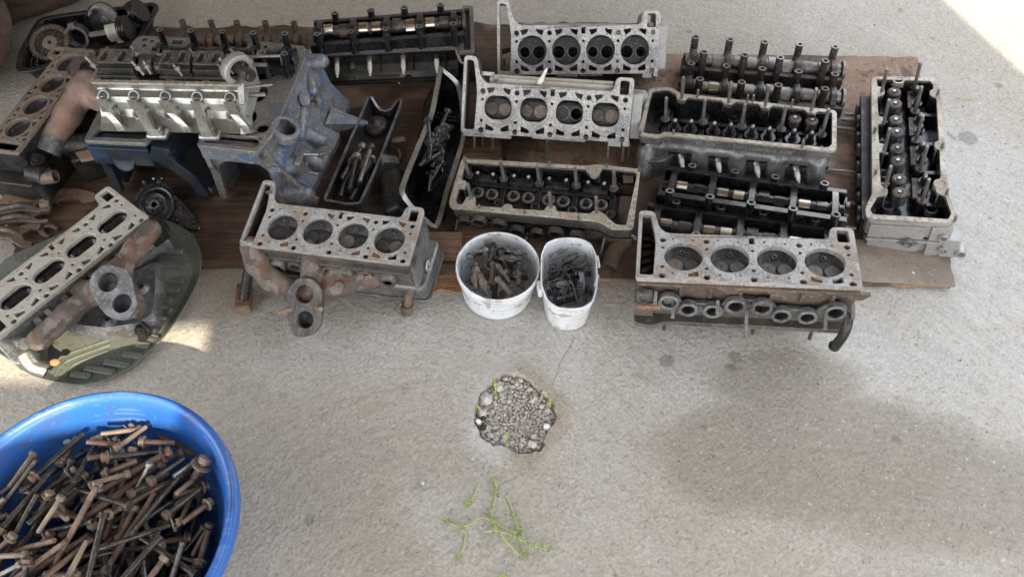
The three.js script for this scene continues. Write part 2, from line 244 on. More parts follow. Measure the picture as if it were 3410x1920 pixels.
// one smooth casting from tapered bars [[ax,ay,az,ra],[bx,by,bz,rb]] blended together (world metres)
function blended(bars, k = .012, res = 72) {
  const lo = [9, 9, 9], hi = [-9, -9, -9]; for (const b of bars) for (const p of b) for (let a = 0; a < 3; a++) { lo[a] = Math.min(lo[a], p[a] - p[3] - k); hi[a] = Math.max(hi[a], p[a] + p[3] + k); }
  const c = lo.map((v, a) => (v + hi[a]) / 2), half = Math.max(...hi.map((v, a) => (v - lo[a]) / 2)) * 1.06;
  const mc = new MarchingCubes(res, new THREE.MeshBasicMaterial(), false, false, 120000); mc.isolation = 0; const h2 = res / 2;
  for (let z = 0; z < res; z++) for (let y = 0; y < res; y++) for (let x = 0; x < res; x++) {
    const P = [c[0] + (x - h2) / h2 * half, c[1] + (y - h2) / h2 * half, c[2] + (z - h2) / h2 * half]; let d = 1;
    for (const [a, b] of bars) { const ab = [b[0] - a[0], b[1] - a[1], b[2] - a[2]], ap = [P[0] - a[0], P[1] - a[1], P[2] - a[2]], t = clamp((ap[0] * ab[0] + ap[1] * ab[1] + ap[2] * ab[2]) / (ab[0] * ab[0] + ab[1] * ab[1] + ab[2] * ab[2] + 1e-12)); const q = Math.hypot(ap[0] - ab[0] * t, ap[1] - ab[1] * t, ap[2] - ab[2] * t) - (a[3] + (b[3] - a[3]) * t); const m = Math.max(k - Math.abs(d - q), 0) / k; d = Math.min(d, q) - m * m * k / 4; }
    mc.field[x + y * res + z * res * res] = -d;
  }
  mc.update(); const n = mc.count, pos = new Float32Array(n * 3), nor = new Float32Array(n * 3);
  for (let i = 0; i < n * 3; i++) { pos[i] = mc.positionArray[i] * half + c[i % 3]; nor[i] = mc.normalArray[i]; }
  const g = new THREE.BufferGeometry(); g.setAttribute('position', new THREE.BufferAttribute(pos, 3)); g.setAttribute('normal', new THREE.BufferAttribute(nor, 3)); g.computeVertexNormals(); return smoothGeo(g, 60);
}
const chainOf = pts => { const o = []; for (let i = 0; i + 1 < pts.length; i++) o.push([pts[i], pts[i + 1]]); return o; };

// ---------------------------------------------------------------- the place: floor, pothole, roof, walls, boards
const HOLE = [[-.084, -.875], [-.070, -.915], [-.049, -.943], [-.027, -.966], [.002, -.970], [.031, -.960], [.053, -.939], [.078, -.915], [.095, -.891], [.100, -.867], [.090, -.836], [.075, -.813], [.071, -.782], [.050, -.771], [.016, -.766], [-.012, -.782], [-.043, -.788], [-.068, -.805], [-.081, -.836]];
const holeFine = (() => { const c = new THREE.CatmullRomCurve3(HOLE.map(p => new THREE.Vector3(p[0], 0, p[1])), true), o = [], r = rng(3); for (let i = 0; i < 90; i++) { const p = c.getPoint(i / 90), j = (r() - .5) * .006; o.push([p.x + j, p.z + (r() - .5) * .006]); } return o; })();
function segDist(px, pz, a, b) { const dx = b[0] - a[0], dz = b[1] - a[1], t = clamp(((px - a[0]) * dx + (pz - a[1]) * dz) / (dx * dx + dz * dz)); return Math.hypot(px - a[0] - t * dx, pz - a[1] - t * dz); }
{
  const N = 2048, SZ = 4.6, col = new Uint8Array(N * N * 4), bmp = new Uint8Array(N * N * 4);
  // cracks and damp brown stains copied from the photograph (world x, z)
  const cracks = [[[.02, -.765], [-.005, -.72], [-.03, -.70]], [[.10, -.93], [.135, -1.0], [.15, -1.06]], [[.30, -.60], [.36, -.60]], [[.2, -.55], [.22, -.50]], [[.285, -1.02], [.30, -1.0]]];
  const drips = []; { const q = rng(404); for (let i = 0; i < 46; i++) drips.push([(q() - .5) * 3, -.5 - q() * 1.9, .003 + q() * q() * .013]); drips.push([.36, -1.0, .012], [.52, -1.01, .016], [-.42, -.62, .01], [1.28, -1.72, .03]); }
  const stain = (x, z) => { // brown damp patch in the right foreground, with its tongue running up
    const w = (fbm(x * 5 + 3, z * 5 + 40, 5) - .5) * .5, e1 = Math.hypot((x - .66) / .42, (z + .78) / .155), e2 = Math.hypot((x - .62) / .22, (z + .95) / .11), e3 = Math.hypot((x - 1.0) / .42, (z + .68) / .13);
    return Math.max(1 - sst(.78, 1.12, e1 + w), 1 - sst(.7, 1.12, e2 + w), .8 * (1 - sst(.72, 1.15, e3 + w))); };
  for (let j = 0; j < N; j++) { const zr = .6 - (j + .5) / N * SZ, near = drips.filter(d => Math.abs(d[1] - zr) < .05); for (let i = 0; i < N; i++) {
    const k = (j * N + i) * 4, x = ((i + .5) / N - .5) * SZ, z = .6 - (j + .5) / N * SZ;
    const a = fbm(x * 3.1 + 11, z * 3.1 + 50, 4), b = fbm(x * 9 + 70, z * 9 + 5, 3);
    const fx = x * 118 + a * 6, fz = z * 118; // brushed ripple, direction drifting
    const ca = Math.cos(.9 + 2.2 * vn(x * 1.3 + 9, z * 1.3 + 33)), sa = Math.sin(.9 + 2.2 * vn(x * 1.3 + 9, z * 1.3 + 33));
    const rip = vn((fx * ca + fz * sa) * 1.25 + 300, (-fx * sa + fz * ca) * .55 + 300), fine = vn(x * 300 + 900, z * 300 + 900), f2 = vn(x * 620 + 100, z * 620 + 400), gr = vn(x * 140 + 77, z * 140 + 39);
    // faint cloudy concrete variation, plus warm bounce light painted in towards the back
    const dust = sst(.46, .74, a + (b - .5) * .3), bounceTint = sst(.42, .66, fbm(x * 4 + 90, z * 4 + 17, 4) + (z < -1.2 ? .12 : -.08) * clamp(Math.abs(z + 1.2) * 3));
    let r = .342, g = .317, bl = .271;
    const mix = (m, c) => { r += (c[0] - r) * m; g += (c[1] - g) * m; bl += (c[2] - bl) * m; };
    mix(.34 * dust, [.42, .412, .39]);
    mix(.4 * bounceTint, [.345, .305, .252]);
    const st = stain(x, z); mix(st * .8, [.235, .212, .174]);
    // white powder round the right-hand heads and in front of them
    const pw = Math.max(1 - sst(.05, .34, segDist(x, z, [1.12, -1.2], [1.2, -1.62]) + (b - .5) * .12), .9 * (1 - sst(.05, .3, segDist(x, z, [.8, -1.02], [1.35, -1.0]) + (b - .5) * .2)), .8 * (1 - sst(.02, .28, segDist(x, z, [.05, -1.05], [.62, -.98]) + (b - .5) * .2)), .7 * (1 - sst(.02, .2, segDist(x, z, [-.5, -1.07], [-.2, -1.08]) + (b - .5) * .2)));
    mix(pw * .5 * (1 - st * .8), [.475, .478, .47]);
    // dirty ring and brown rim of the pothole
    const dh = Math.hypot((x - .01) / 1, (z + .866) / 1.08); mix(.55 * (1 - sst(.10, .135, dh + (b - .5) * .05)) * sst(-.1, .06, x), [.25, .2, .14]); mix(.5 * (1 - sst(.09, .13, dh + (b - .5) * .05)) * sst(.03, -.06, x), [.52, .53, .54]);
    // grime blots
    mix(.08 * sst(.60, .74, fbm(x * 14 + 31, z * 14 + 77, 3)), [.22, .19, .15]);
    let cr = 0; for (const L of cracks) for (let q = 0; q + 1 < L.length; q++) { const d = segDist(x + (b - .5) * .05, z + (a - .5) * .05, L[q], L[q + 1]); cr = Math.max(cr, (1 - sst(.0006, .0024, d)) * sst(.2, .45, b)); } mix(.5 * cr, [.16, .14, .11]);
    for (const [ox, oz, orr] of near) { if (Math.abs(x - ox) > .05) continue; const d = Math.hypot(x - ox, z - oz) + (fine - .5) * .006 + (b - .5) * .02; if (d < orr * 1.3) mix(.5 * (1 - sst(orr * .7, orr, d)), [.13, .115, .1]); }
    const tro = sst(.86, .93, vn(x * 9 + z * 14 + 60, (x * .9 - z * .6) * 240 + 20)) * sst(.5, .6, fbm(x * 2 + 8, z * 2 + 3, 2)); mix(.22 * tro, [.2, .185, .16]);
    const pit = sst(.80, .92, vn(x * 150 + 44, z * 150 + 61)) * sst(.3, .7, fine); mix(.4 * pit, [.11, .098, .085]);
    const sp = sst(.88, .96, vn(x * 210 + 5, z * 210 + 8)); mix(.55 * sp, [.09, .08, .07]); const sp2 = sst(.88, .97, vn(x * 240 + 55, z * 240 + 81)); mix(.5 * sp2, [.62, .6, .56]);
    const t = 1 + (fine - .5) * .27 + (f2 - .5) * .22 + (rip - .5) * .13 + (gr - .5) * .12 + (b - .5) * .10; r *= t; g *= t; bl *= t;
    col[k] = toS(r) * 255; col[k + 1] = toS(g) * 255; col[k + 2] = toS(bl) * 255; col[k + 3] = 255;
    const hgt = clamp(.16 * rip + .30 * fine + .16 * f2 + .30 * gr + .08 * b - .25 * pit - .2 * cr + .08) * 255; bmp[k] = bmp[k + 1] = bmp[k + 2] = hgt; bmp[k + 3] = 255;
  } }
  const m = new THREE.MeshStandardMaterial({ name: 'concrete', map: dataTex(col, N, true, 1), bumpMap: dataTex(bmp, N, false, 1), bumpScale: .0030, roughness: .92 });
  const s = new THREE.Shape([[-45, -45], [45, -45], [45, 45], [-45, 45]].map(p => new THREE.Vector2(...p))), h = new THREE.Path(); holeFine.forEach((p, i) => i ? h.lineTo(p[0], -p[1]) : h.moveTo(p[0], -p[1])); h.closePath(); s.holes.push(h);
  const g = new THREE.ShapeGeometry(s).toNonIndexed(), p = g.attributes.position, uv = new Float32Array(p.count * 2);
  for (let i = 0; i < p.count; i++) { uv[i * 2] = p.getX(i) / SZ + .5; uv[i * 2 + 1] = (p.getY(i) + .6) / SZ; }
  g.setAttribute('uv', new THREE.BufferAttribute(uv, 2)); g.rotateX(-Math.PI / 2);
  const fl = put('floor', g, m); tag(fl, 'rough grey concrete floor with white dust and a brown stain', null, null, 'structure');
  // pothole: broken edge and bed of fine sand
  const ring = (k, y) => { const r = rng(9); return holeFine.map(q => [(q[0] - .01) * k + .01 + (r() - .5) * .004, y + (r() - .5) * .004, (q[1] + .866) * k - .866 + (r() - .5) * .004]); };
  const top = holeFine.map(q => [q[0], 0, q[1]]);
  const hb = new B(); hb.add(loft([top, ring(.98, -.008), ring(.95, -.016)], false, true));
  const hm = mk('broken concrete', [.40, .37, .32], [['mid', .5, .12, .5, [.22, .18, .13]], ['fine', .6, .1, .5, [.45, .44, .42]]], [.95, .05], { bump: .002 }); hm.side = THREE.DoubleSide;
  const pb = hb.buildW('pothole', hm); tag(pb, 'shallow broken hole in the concrete floor', null, null, 'structure');
}
const inHole = (x, z, k = 1) => { let c = false; for (let i = 0, j = holeFine.length - 1; i < holeFine.length; j = i++) { const a = holeFine[i], b = holeFine[j], ax = (a[0] - .01) * k + .01, az = (a[1] + .866) * k - .866, bx = (b[0] - .01) * k + .01, bz = (b[1] + .866) * k - .866; if ((az > z) !== (bz > z) && x < (bx - ax) * (z - az) / (bz - az) + ax) c = !c; } return c; };
{ // gravel in the pothole
  const r = rng(21), g = new THREE.IcosahedronGeometry(1, 1), p = g.attributes.position; for (let i = 0; i < p.count; i++) { const q = 1 + (vn(p.getX(i) * 2 + 9, p.getY(i) * 2 + p.getZ(i) * 3 + 9) - .5) * .7; p.setXYZ(i, p.getX(i) * q, p.getY(i) * q, p.getZ(i) * q); } g.computeVertexNormals();
  const N = 1500, im = new THREE.InstancedMesh(g, M.stone, N), o = new THREE.Object3D(), c = new THREE.Color(); let n = 0;
  while (n < N) {
    const x = .01 + (r() - .5) * .2, z = -.866 + (r() - .5) * .23; if (!inHole(x, z, .93)) continue; const rr = Math.hypot(x - .03, z + .85) / .1;
    const s = (n < 900 ? .0016 + r() * .0014 : .0026 + r() * r() * .0042) * (n >= 900 && rr < .45 ? .6 : 1);
    o.position.set(x, -.0145 + s * .5, z); o.rotation.set(r() * 6, r() * 6, r() * 6); o.scale.set(s, s * (.6 + r() * .3), s * (.7 + r() * .5)); o.updateMatrix(); im.setMatrixAt(n, o.matrix);
    const t = .95 + r() * .4, w = r(); im.setColorAt(n, c.setRGB(t * 1.02, t * (1 - .05 * w), t * (1 - .14 * w))); n++;
  }
  im.name = 'gravel'; im.castShadow = im.receiveShadow = true; scene.add(im); tag(im, 'fine pale gravel filling the hole in the floor', 'gravel', null, 'stuff');
  const big = [[-.058, -.905, .016, 'stone'], [-.03, -.936, .013, 'stone'], [-.066, -.868, .010, 'stone'], [.044, -.792, .011, 'stone'], [.048, -.812, .007, 'stone'], [.078, -.836, .009, 'chip'], [-.02, -.802, .007, 'stone'], [-.074, -.848, .008, 'chip'], [-.062, -.834, .009, 'coal'], [-.064, -.858, .006, 'coal'], [-.008, -.90, .006, 'stone'], [.052, -.905, .007, 'stone'], [.02, -.79, .006, 'stone'], [-.046, -.815, .007, 'stone']];
  const lab = ['largest pale stone at the upper left of the pothole', 'flat pale stone at the top edge of the pothole', 'pale stone left of the grass tuft in the pothole', 'pale stone at the lower right of the pothole', 'round grey stone beside the lower right pothole stone', 'white pebble on the right side of the pothole', 'small stone at the bottom of the pothole', 'white pebble above the black lump in the pothole', 'black lump at the lower left of the pothole', 'small black lump above the larger one in the pothole', 'small stone near the middle of the pothole', 'small stone at the upper right of the pothole', 'small stone on the bottom edge of the pothole', 'pebble beside the black lump in the pothole'];
  big.forEach(([x, z, s, mt], i) => { const b = new B(); b.add(g, 0, 0, 0, r() * 6, r() * 6, r() * 6, [s * 1000, s * 720, s * 860]); const m = b.build('stone', M[mt]); m.position.set(x, -.013 + s * .45, z); tag(m, lab[i], 'stone'); });
}
{ // unseen roof; its slot, slanted end and added beam end shape the sun patches
  const s = new THREE.Shape([[-2.4, -2.75], [3.2, -2.75], [.86, 3.3], [-2.4, 3.3]].map(p => new THREE.Vector2(...p)));
  s.holes.push(hole([[-.95, -1.555], [.15, -1.555], [.15, -1.725], [-.95, -1.725]], .001));
  const b = new B(); b.plate(s, .02, 2.6, 0); const rf = b.buildW('roof', M.roof); tag(rf, 'unseen shelter roof, slotted and slanted to shape the sun patches', null, null, 'structure');
  const q = new B(); q.box(.9, .08, .05, 2.05, 2.55, .72, -.15, 0, 0, .004); tag(q.buildW('added_notch_beam', M.roof), 'unseen beam end added to notch the edge of the sun patch', null, null, 'structure');  // added beam end, throws the small notch of shadow
  const w = new B(); w.box(.15, 2.6, 2.1, -2.32, 1.3, -2.15, 0, 0, 0, .004); tag(w.buildW('wall_left', M.wall), 'rendered wall on the left', null, null, 'structure');
  const w3 = new B(); w3.box(.2, 2.3, 7, 3.9, 1.15, -2.2, 0, 0, 0, .004); tag(w3.buildW('added_wall_right', M.wall), 'unseen wall added on the right to cut sky light and bounce warm light', null, null, 'structure');  // added unseen wall: blocks sky from the right, returns warm bounce
  const w2 = new B(); w2.box(3.2, 2.6, .15, -.62, 1.3, -3.2, 0, 0, 0, .004); tag(w2.buildW('wall_back', M.wall), 'rendered wall at the back', null, null, 'structure');
}
function sheet(name, poly, y0, th, mat, label, seed, amp = .012, mat2) { // board with a ragged outline
  const r = rng(seed), pts = []; for (let i = 0; i < poly.length; i++) { const a = poly[i], b = poly[(i + 1) % poly.length], L = Math.hypot(b[0] - a[0], b[1] - a[1]), n = Math.max(1, Math.round(L / .03)), rag = a[2] ?? amp; for (let k = 0; k < n; k++) { const t = k / n; pts.push(new THREE.Vector2(a[0] + (b[0] - a[0]) * t + (k ? (r() - .5) * rag : 0), -(a[1] + (b[1] - a[1]) * t + (k ? (r() - .5) * rag : 0)))); } }
  const b = new B(); b.plate(new THREE.Shape(pts), th, y0, 0); return tag(b.buildW(name, mat), label, 'board', 'boards on the floor');
}
sheet('plywood_sheet', [[-1.25, -1.30, .03], [-.74, -1.262, .006], [-.14, -1.262, .004], [-.035, -1.30, .004], [-.03, -2.072, .004], [.30, -2.20, .02], [-1.13, -2.175, .02], [-1.33, -1.9, .05], [-1.34, -1.52, .05]], .002, .018, M.plyDark, 'dark oil soaked plywood sheet under the left-hand parts', 4);
sheet('plywood_sheet', [[-.012, -1.225, .004], [.30, -1.222, .006], [1.077, -1.203, .005], [1.222, -2.045, .005], [.34, -2.062, .004], [-.02, -2.06, .004]], .002, .012, M.plyDust, 'dusty brown plywood sheet under the right-hand parts', 5);
sheet('plywood_sheet', [[-.13, -1.70, .004], [-.03, -1.70, .004], [-.035, -1.31, .004], [-.14, -1.27, .004]], .0205, .010, M.ply, 'pale plywood offcut between oil pan and the head with ball studs', 6, .004);
sheet('plywood_sheet', [[-.26, -1.245, .02], [-.10, -1.235, .01], [-.105, -1.195, .02], [-.20, -1.188, .03], [-.265, -1.20, .01]], .001, .007, M.plyEdge, 'splintered reddish plywood strip beside the round white bucket', 7, .02);
sheet('plywood_sheet', [[-1.33, -1.50, .02], [-1.12, -1.50, .02], [-1.08, -1.475, .02], [-1.2, -1.452, .02], [-1.34, -1.462, .02]], .0205, .005, M.plyDust, 'pale peeling veneer strip at the left end of the plywood', 8, .02);
sheet('hardboard_sheet', [[.83, -1.218, .004], [1.082, -1.198, .006], [1.10, -1.335, .004], [.845, -1.345, .004]], .0145, .004, M.pale, 'pale dusty hardboard offcut at the near right corner of the plywood', 19, .004);
{ const b = new B(); b.box(.20, .042, .062, -.225, .041, -1.304, -.01, 0, 0, .003); tag(b.buildW('wooden_beam', M.ply), 'wooden beam along the front edge of the dark plywood', 'beam'); }
{ const b = new B(); b.box(.034, .03, .07, -.648, .016, -1.165, .12, 0, 0, .003); tag(b.buildW('wood_block', M.ply), 'short wooden batten under the head with the exhaust manifold', 'wood block'); }

// ---------------------------------------------------------------- cylinder heads lying gasket face up
const BORE = [0, 95, 190, 285];
const faceOutline = (d = 0) => rp([[-97 + d, -66 + d, 10], [352 - d, -63 + d, 8], [353 - d, 104 - d, 14], [306 + d, 104 - d, 14], [299 + d, 67 - d, 10], [-36, 67 - d, 10], [-52 - d, 84, 14], [-64 - d, 134 - d, 12], [-97 + d, 134 - d, 12]], 6);
const chainSlot = [[-89, -56], [-61, -56], [-58, 40], [-62, 70], [-71, 122], [-89, 124]], earSlot = [[317, 60], [341, 60], [341, 95], [317, 95]];
function ell(cx, cz, rx, rz, y, n = 36, flat = 9) { const o = []; for (let i = 0; i < n; i++) { const t = -i / n * Math.PI * 2; let zz = Math.sin(t) * rz; if (zz < -flat) zz = -flat - (-zz - flat) * .35; o.push([cx + Math.cos(t) * rx, y, cz + zz]); } return o; }
function stad(cx, cz, hl, hw, y, n = 36) { const o = []; for (let i = 0; i < n; i++) { const t = -i / n * Math.PI * 2, c = Math.cos(t), s = Math.sin(t); o.push([cx + Math.sign(c) * (hl - hw) + c * hw, y, cz + s * hw]); } return o; }
function sparkTip(t, x, y, z, tiltZ) { const b = new B(); b.lathe([[0, 0], [3, 0], [3, 3], [6.5, 3], [6.5, -4], [9, -4]], x, y, z, 14, tiltZ); return b.build('spark_plug_tip', M.ironWorn, t); }
function faceHead(o) {
  const t = thing(o.name || 'cylinder_head', o.label, 'cylinder head', o.pose, 'cylinder heads laid out on the boards');
  const PT = 13, depth = o.body ?? 110, fm = o.face;
  // machined face plate with all its openings
  const s = faceOutline(); s.holes.push(hole(chainSlot, 6), hole(earSlot, 4));
  const bolts = [-43, 48, 142, 238, 334];
  bolts.forEach((x, i) => { if (i === 2) s.holes.push(hole([[x - 6, 44], [x + 6, 44], [x + 4, 56], [x + 7, 60], [x + 5, 68 - 2], [x - 5, 66], [x - 6, 56]], 3)); else s.holes.push(circ(x, i === 4 ? 46 : 46, i ? 6.5 : 7)); s.holes.push(circ(x, -56, 7)); s.holes.push(circ(x, 24, 3.6)); s.holes.push(circ(x, -31, 4.2)); });
  const deposits = [];
  BORE.forEach((x0, k) => {
    if (o.kind === 'half') s.holes.push(hole([[x0 - 37, 6], [x0 - 31, 30], [x0 - 18, 36], [x0 + 18, 36], [x0 + 31, 30], [x0 + 37, 6], [x0 + 34, -14], [x0 + 18, -26], [x0 - 18, -26], [x0 - 34, -14]], 9));
    else if (o.kind === 'oval') { const p = new THREE.Path(); stad(x0, 0, 41, 23, 0).forEach((q, i) => i ? p.lineTo(q[0], -q[2]) : p.moveTo(q[0], -q[2])); p.closePath(); s.holes.push(p); }
    else s.holes.push(circ(x0, 0, 40));
    const sl = [[[x0 - 33, 54], [x0 - 11, 57], [x0 - 13, 48], [x0 - 27, 40]], [[x0 + 10, 57], [x0 + 32, 54], [x0 + 28, 39], [x0 + 14, 48]], [[x0 - 31, -39], [x0 - 9, -49], [x0 - 11, -57], [x0 - 32, -54]], [[x0 + 30, -38], [x0 + 32, -54], [x0 + 11, -57], [x0 + 9, -49]]];
    sl.forEach((q, i) => { if (o.clogged && o.clogged[k * 4 + i] === 'x') { s.holes.push(circ(q[0][0] * .5 + q[2][0] * .5, q[0][1] * .5 + q[2][1] * .5, 2.4)); return; } s.holes.push(hole(q, 2.6)); if (o.rusty) deposits.push(q); });
  });
  const pl = new B(); pl.plate(s, PT, -PT, .9, 12); pl.build('gasket_face', fm, t);
  // skirt under the plate, then the body of the casting
  const sk = faceOutline(2.5); sk.holes.push(faceOutline(9)); const b1 = new B(); b1.plate(sk, 66 - PT, -66, 0, 8);
  const bs = faceOutline(2.5); bs.holes.push(hole(chainSlot, 6), hole(earSlot, 4)); b1.plate(bs, depth - 66, -depth, 0, 8);
  b1.build('casting', o.cast || M.castGrey, t);
  deposits.forEach((q, i) => { if (i % 3 === 2) return; const d = new B(); d.plate(hole(q.map(p => [p[0], p[1]]), 2) && rp(q, 2.6), 3, -9, 0, 4); d.build('rust_deposit', M.rust, t); });
  // combustion chambers
  BORE.forEach((x0, k) => {
    const c = new B(), kind = o.kind;
    if (kind === 'oval') {
      c.add(smoothGeo(loft([stad(x0, 0, 41.5, 23.5, -PT + 1), stad(x0, 0, 40, 22, -24), stad(x0, 2, 34, 14, -31)], false, true), 35)); const ch = c.build('combustion_chamber', M.oil, t);
      sparkTip(t, x0 - 8, -27, -6, .5);
      for (const sx of [-17, 17]) { const v = new B(); v.lathe([[0, 1.6], [13, 2], [14.5, 1], [15, 0]], x0 + sx, -30, 7, 22, -.25); v.build('valve', M.soot, t); }
    } else if (kind === 'seats') {
      c.add(smoothGeo(loft([ell(x0, 0, 40.4, 40.4, -PT + 1, 40, 99), ell(x0, 0, 39.5, 39.5, -18, 40, 30)]), 35));
      const f = circ(x0, 0, 40, false), sz = k % 2 ? [19, 16] : [16, 19]; f.holes.push(circ(x0 - 20, -5, sz[0]), circ(x0 + 20, -5, sz[1])); c.plate(f, 2, -20, 0, 14);
      c.build('combustion_chamber', M.soot, t);
      [-20, 20].forEach((sx, i) => { const v = new B(); v.lathe([[sz[i] + .2, -19.5], [sz[i] - .3, -18.6], [sz[i] - 2.2, -20], [sz[i] - 4, -25], [sz[i] - 5, -44], [9, -50], [5, -50], [5, -40], [3, -40], [3, -52]], x0 + sx, 0, 5, 24); v.build('valve_seat', M.valveSeat || (M.valveSeat = M.soot), t); const r = new B(); r.add(new THREE.TorusGeometry(sz[i] - .6, .9, 6, 28), x0 + sx, -18.3, 5, Math.PI / 2); r.build('seat_ring', M.steelDull, t); });
    } else {
      const half = kind === 'half';
      const top = half ? ell(x0, -5, 37.5, 32, -PT + 1, 40, 20) : ell(x0, 0, 40.4, 40.4, -PT + 1, 40, 99);
      c.add(smoothGeo(loft([top, ell(x0, half ? -3 : 3, half ? 36 : 38, half ? 28 : 35, -16, 40, half ? 18 : 24), ell(x0, half ? -2 : 8, half ? 35 : 35, half ? 25 : 30, -21, 40, 22)]), 35));
      const vk = o.valves ? o.valves[k] : 'vv', fsh = new THREE.Shape(ell(x0, half ? -2 : 8, 35, half ? 25 : 30, 0, 40, 22).map(p => new THREE.Vector2(p[0], -p[2]))); [...vk].forEach((ch, i) => { if (ch === 'o') fsh.holes.push(circ(x0 + (i ? 18.5 : -18.5), half ? 2 : -9, (k % 2 === i ? 17.5 : 16) - .5)); }); c.plate(fsh, 1, -22, 0, 14);
      c.build('combustion_chamber', o.chamberMat || M.soot, t);
      if (half) { const rg = new B(); rg.add(new THREE.TorusGeometry(41, 1.1, 4, 48), x0, -.2, 0, Math.PI / 2); rg.build('bore_mark', M.faceCorr, t); }
      [...vk].forEach((ch, i) => {
        const sx = (i ? 1 : -1) * 18.5, rr = (k % 2 === i ? 18.5 : 17), zz = half ? -2 : 9;
        if (ch === 'o') { const v = new B(); v.lathe([[rr + .4, -20.6], [rr - .6, -20.4], [rr - 2, -22], [rr - 3, -36], [rr - 4, -52], [7, -60], [6, -60], [6, -50], [3.4, -50], [3, -64], [0, -64]], x0 + sx, 0, zz, 24); v.build('valve_seat', M.soot, t); const r = new B(); r.add(new THREE.TorusGeometry(rr - .2, 1, 6, 28), x0 + sx, -20.6, zz, Math.PI / 2); r.build('seat_ring', M.steelDull, t); }
        else { const v = new B(); v.lathe([[0, 2.2], [2.4, 2.2], [3, 2.8], [6, 2.6], [rr - 2, 2.9], [rr - .8, 2.2], [rr, .4], [rr + 1.2, .2], [rr + 1.4, -1]], x0 + sx, -20.6, zz, 28); v.build('valve', ch === 't' ? M.valveTan : ch === 's' ? M.soot : M.valve, t); }
      });
      if (!half) sparkTip(t, x0 - 2 + (k % 2) * 4, -17, -25, .7);
    }
  });
  return t;
}
const stud = (t, x, y, z, h, r = 4, mat = M.steelDull, name = 'stud') => { const b = new B(); b.cyl(r, r, h, x, y + h / 2, z, 10); b.cyl(r * .8, r, 1.5, x, y + h + .75, z, 10); return b.build(name, mat, t); };
const studF = (t, a, d, h, r = 4, mat = M.steelDull, name = 'stud') => { const b = new B(); b.rod(a, [a[0] + d[0] * h, a[1] + d[1] * h, a[2] + d[2] * h], r, 10); return b.build(name, mat, t); };

// sooty round pocket behind an opening in a plate: centre in the plate's own x-y, radius, depth, plate position and turn
function cup(b, c, r, depth, pos, rot) { const g = new THREE.LatheGeometry([[0, 0], [r, 0], [r, depth]].map(p => new THREE.Vector2(...p)), 24); g.rotateX(Math.PI / 2); g.translate(c[0], c[1], -depth * .55); b.add(g, ...pos, ...rot); }
// A: back row, leaning towards the viewer, valves taken out
{
  const t = faceHead({ pose: { pos: [.056, .150, -1.909], yaw: .6, tilt: 50.5, roll: .5, s: 1.006 }, kind: 'seats', face: M.face, body: 105, cast: M.castGrey, label: 'aluminium cylinder head with empty valve seats leaning in the back row' });
  const c = new B(); c.plate(rp([[-40, -58], [386, -56], [386, 70], [-40, 72]], 16), 44, -150, 2.5); c.plate(rp([[-40, -60], [392, -58], [392, 74], [-40, 74]], 16), 6, -106, 1); c.box(24, 60, 118, 364, -62, -6); c.build('valve_cover', M.endCast, t);
  const lug = new B(); lug.panel(rp([[70, -10], [130, -10], [118, -24], [82, -24]], 4), 14, 0, -6, 58); lug.panel(rp([[130, -8], [200, -8], [190, -22], [140, -22]], 4), 12, 0, -8, 58); lug.box(26, 16, 16, 322, -14, 68); lug.box(14, 20, 14, 346, -14, 66); lug.build('lug', M.face, t);
  const w = new B(); w.cyl(5.5, 5.5, 3, 238, -5, -46, 14); w.cyl(6, 6, 3, 335, -5, -46, 14); w.cyl(5, 5, 3, 238, -6, 56, 14); w.cyl(6, 6, 3, 334, -6, 56, 14); w.cyl(8, 8, 3, 329, -9, -65, 14); w.build('dowel_plug', M.valveTan, t);
  for (const [x, h] of [[325, 34], [352, 26]]) studF(t, [x, -40, 60], [0, 0, 1], h, 4);
}
// B: in front of A, three chambers still with valves
{
  const t = faceHead({ pose: { pos: [-.037, .151, -1.672], yaw: -5.5, tilt: 48, roll: -.4, s: .99 }, kind: 'half', valves: ['vt', 'vt', 'oo', 'vt'], face: M.face, chamberMat: M.soot, body: 105, cast: M.castGrey, label: 'aluminium cylinder head with valves in three chambers, leaning in front of the back head' });
  const c = new B(); c.plate(rp([[-30, -56], [392, -54], [392, 72], [-30, 74]], 18), 44, -152, 3); c.plate(rp([[-30, -58], [400, -56], [400, 76], [-30, 76]], 16), 6, -108, 1); c.box(26, 60, 118, 368, -62, -6); c.build('valve_cover', M.endCast, t);
  const rl = new B(); rl.rod([-30, -42, -82], [300, -46, -84], 9, 12); rl.box(330, 14, 20, 136, -30, -72); rl.build('oil_rail', M.faceClean, t);
  const fl = new B(); fl.panel(rp([[-52, 30], [-32, 24], [-16, 6], [-26, -10], [-60, -10]], 8), 10, 0, -46, -96); fl.cyl(8, 8, 10, -12, -28, -78, 14); fl.build('shoulder', M.face, t);
  const lug = new B(); lug.box(130, 18, 14, -26, -16, 68); lug.panel(rp([[92, -4], [240, -4], [222, -22], [112, -22]], 5), 14, 0, -8, 56); lug.box(34, 22, 16, 316, -16, 68); lug.box(18, 22, 16, 346, -16, 66); lug.build('lug', M.face, t);
  for (const [x, y, h] of [[-62, -30, 42], [-12, -30, 44], [-42, -60, 40], [136, -50, 78], [302, -30, 44], [342, -30, 52], [362, -70, 40]]) studF(t, [x, y, 66], [0, -.22, .97], h, 4.2, x === 342 ? M.valveTan : M.steelDull);
  // spark plug standing in the rail
  const p = new B(); p.lathe([[6, 0], [6, 8], [8, 8], [8, 16], [5.5, 17], [5.5, 24], [4.6, 26], [5.2, 28], [4.4, 30], [5, 32], [4.2, 34], [3.6, 48], [2, 49], [2, 54], [0, 54]], 104, -18, -74, 16, -.9, 0, -.35); p.build('spark_plug', M.porcelain, t);
}
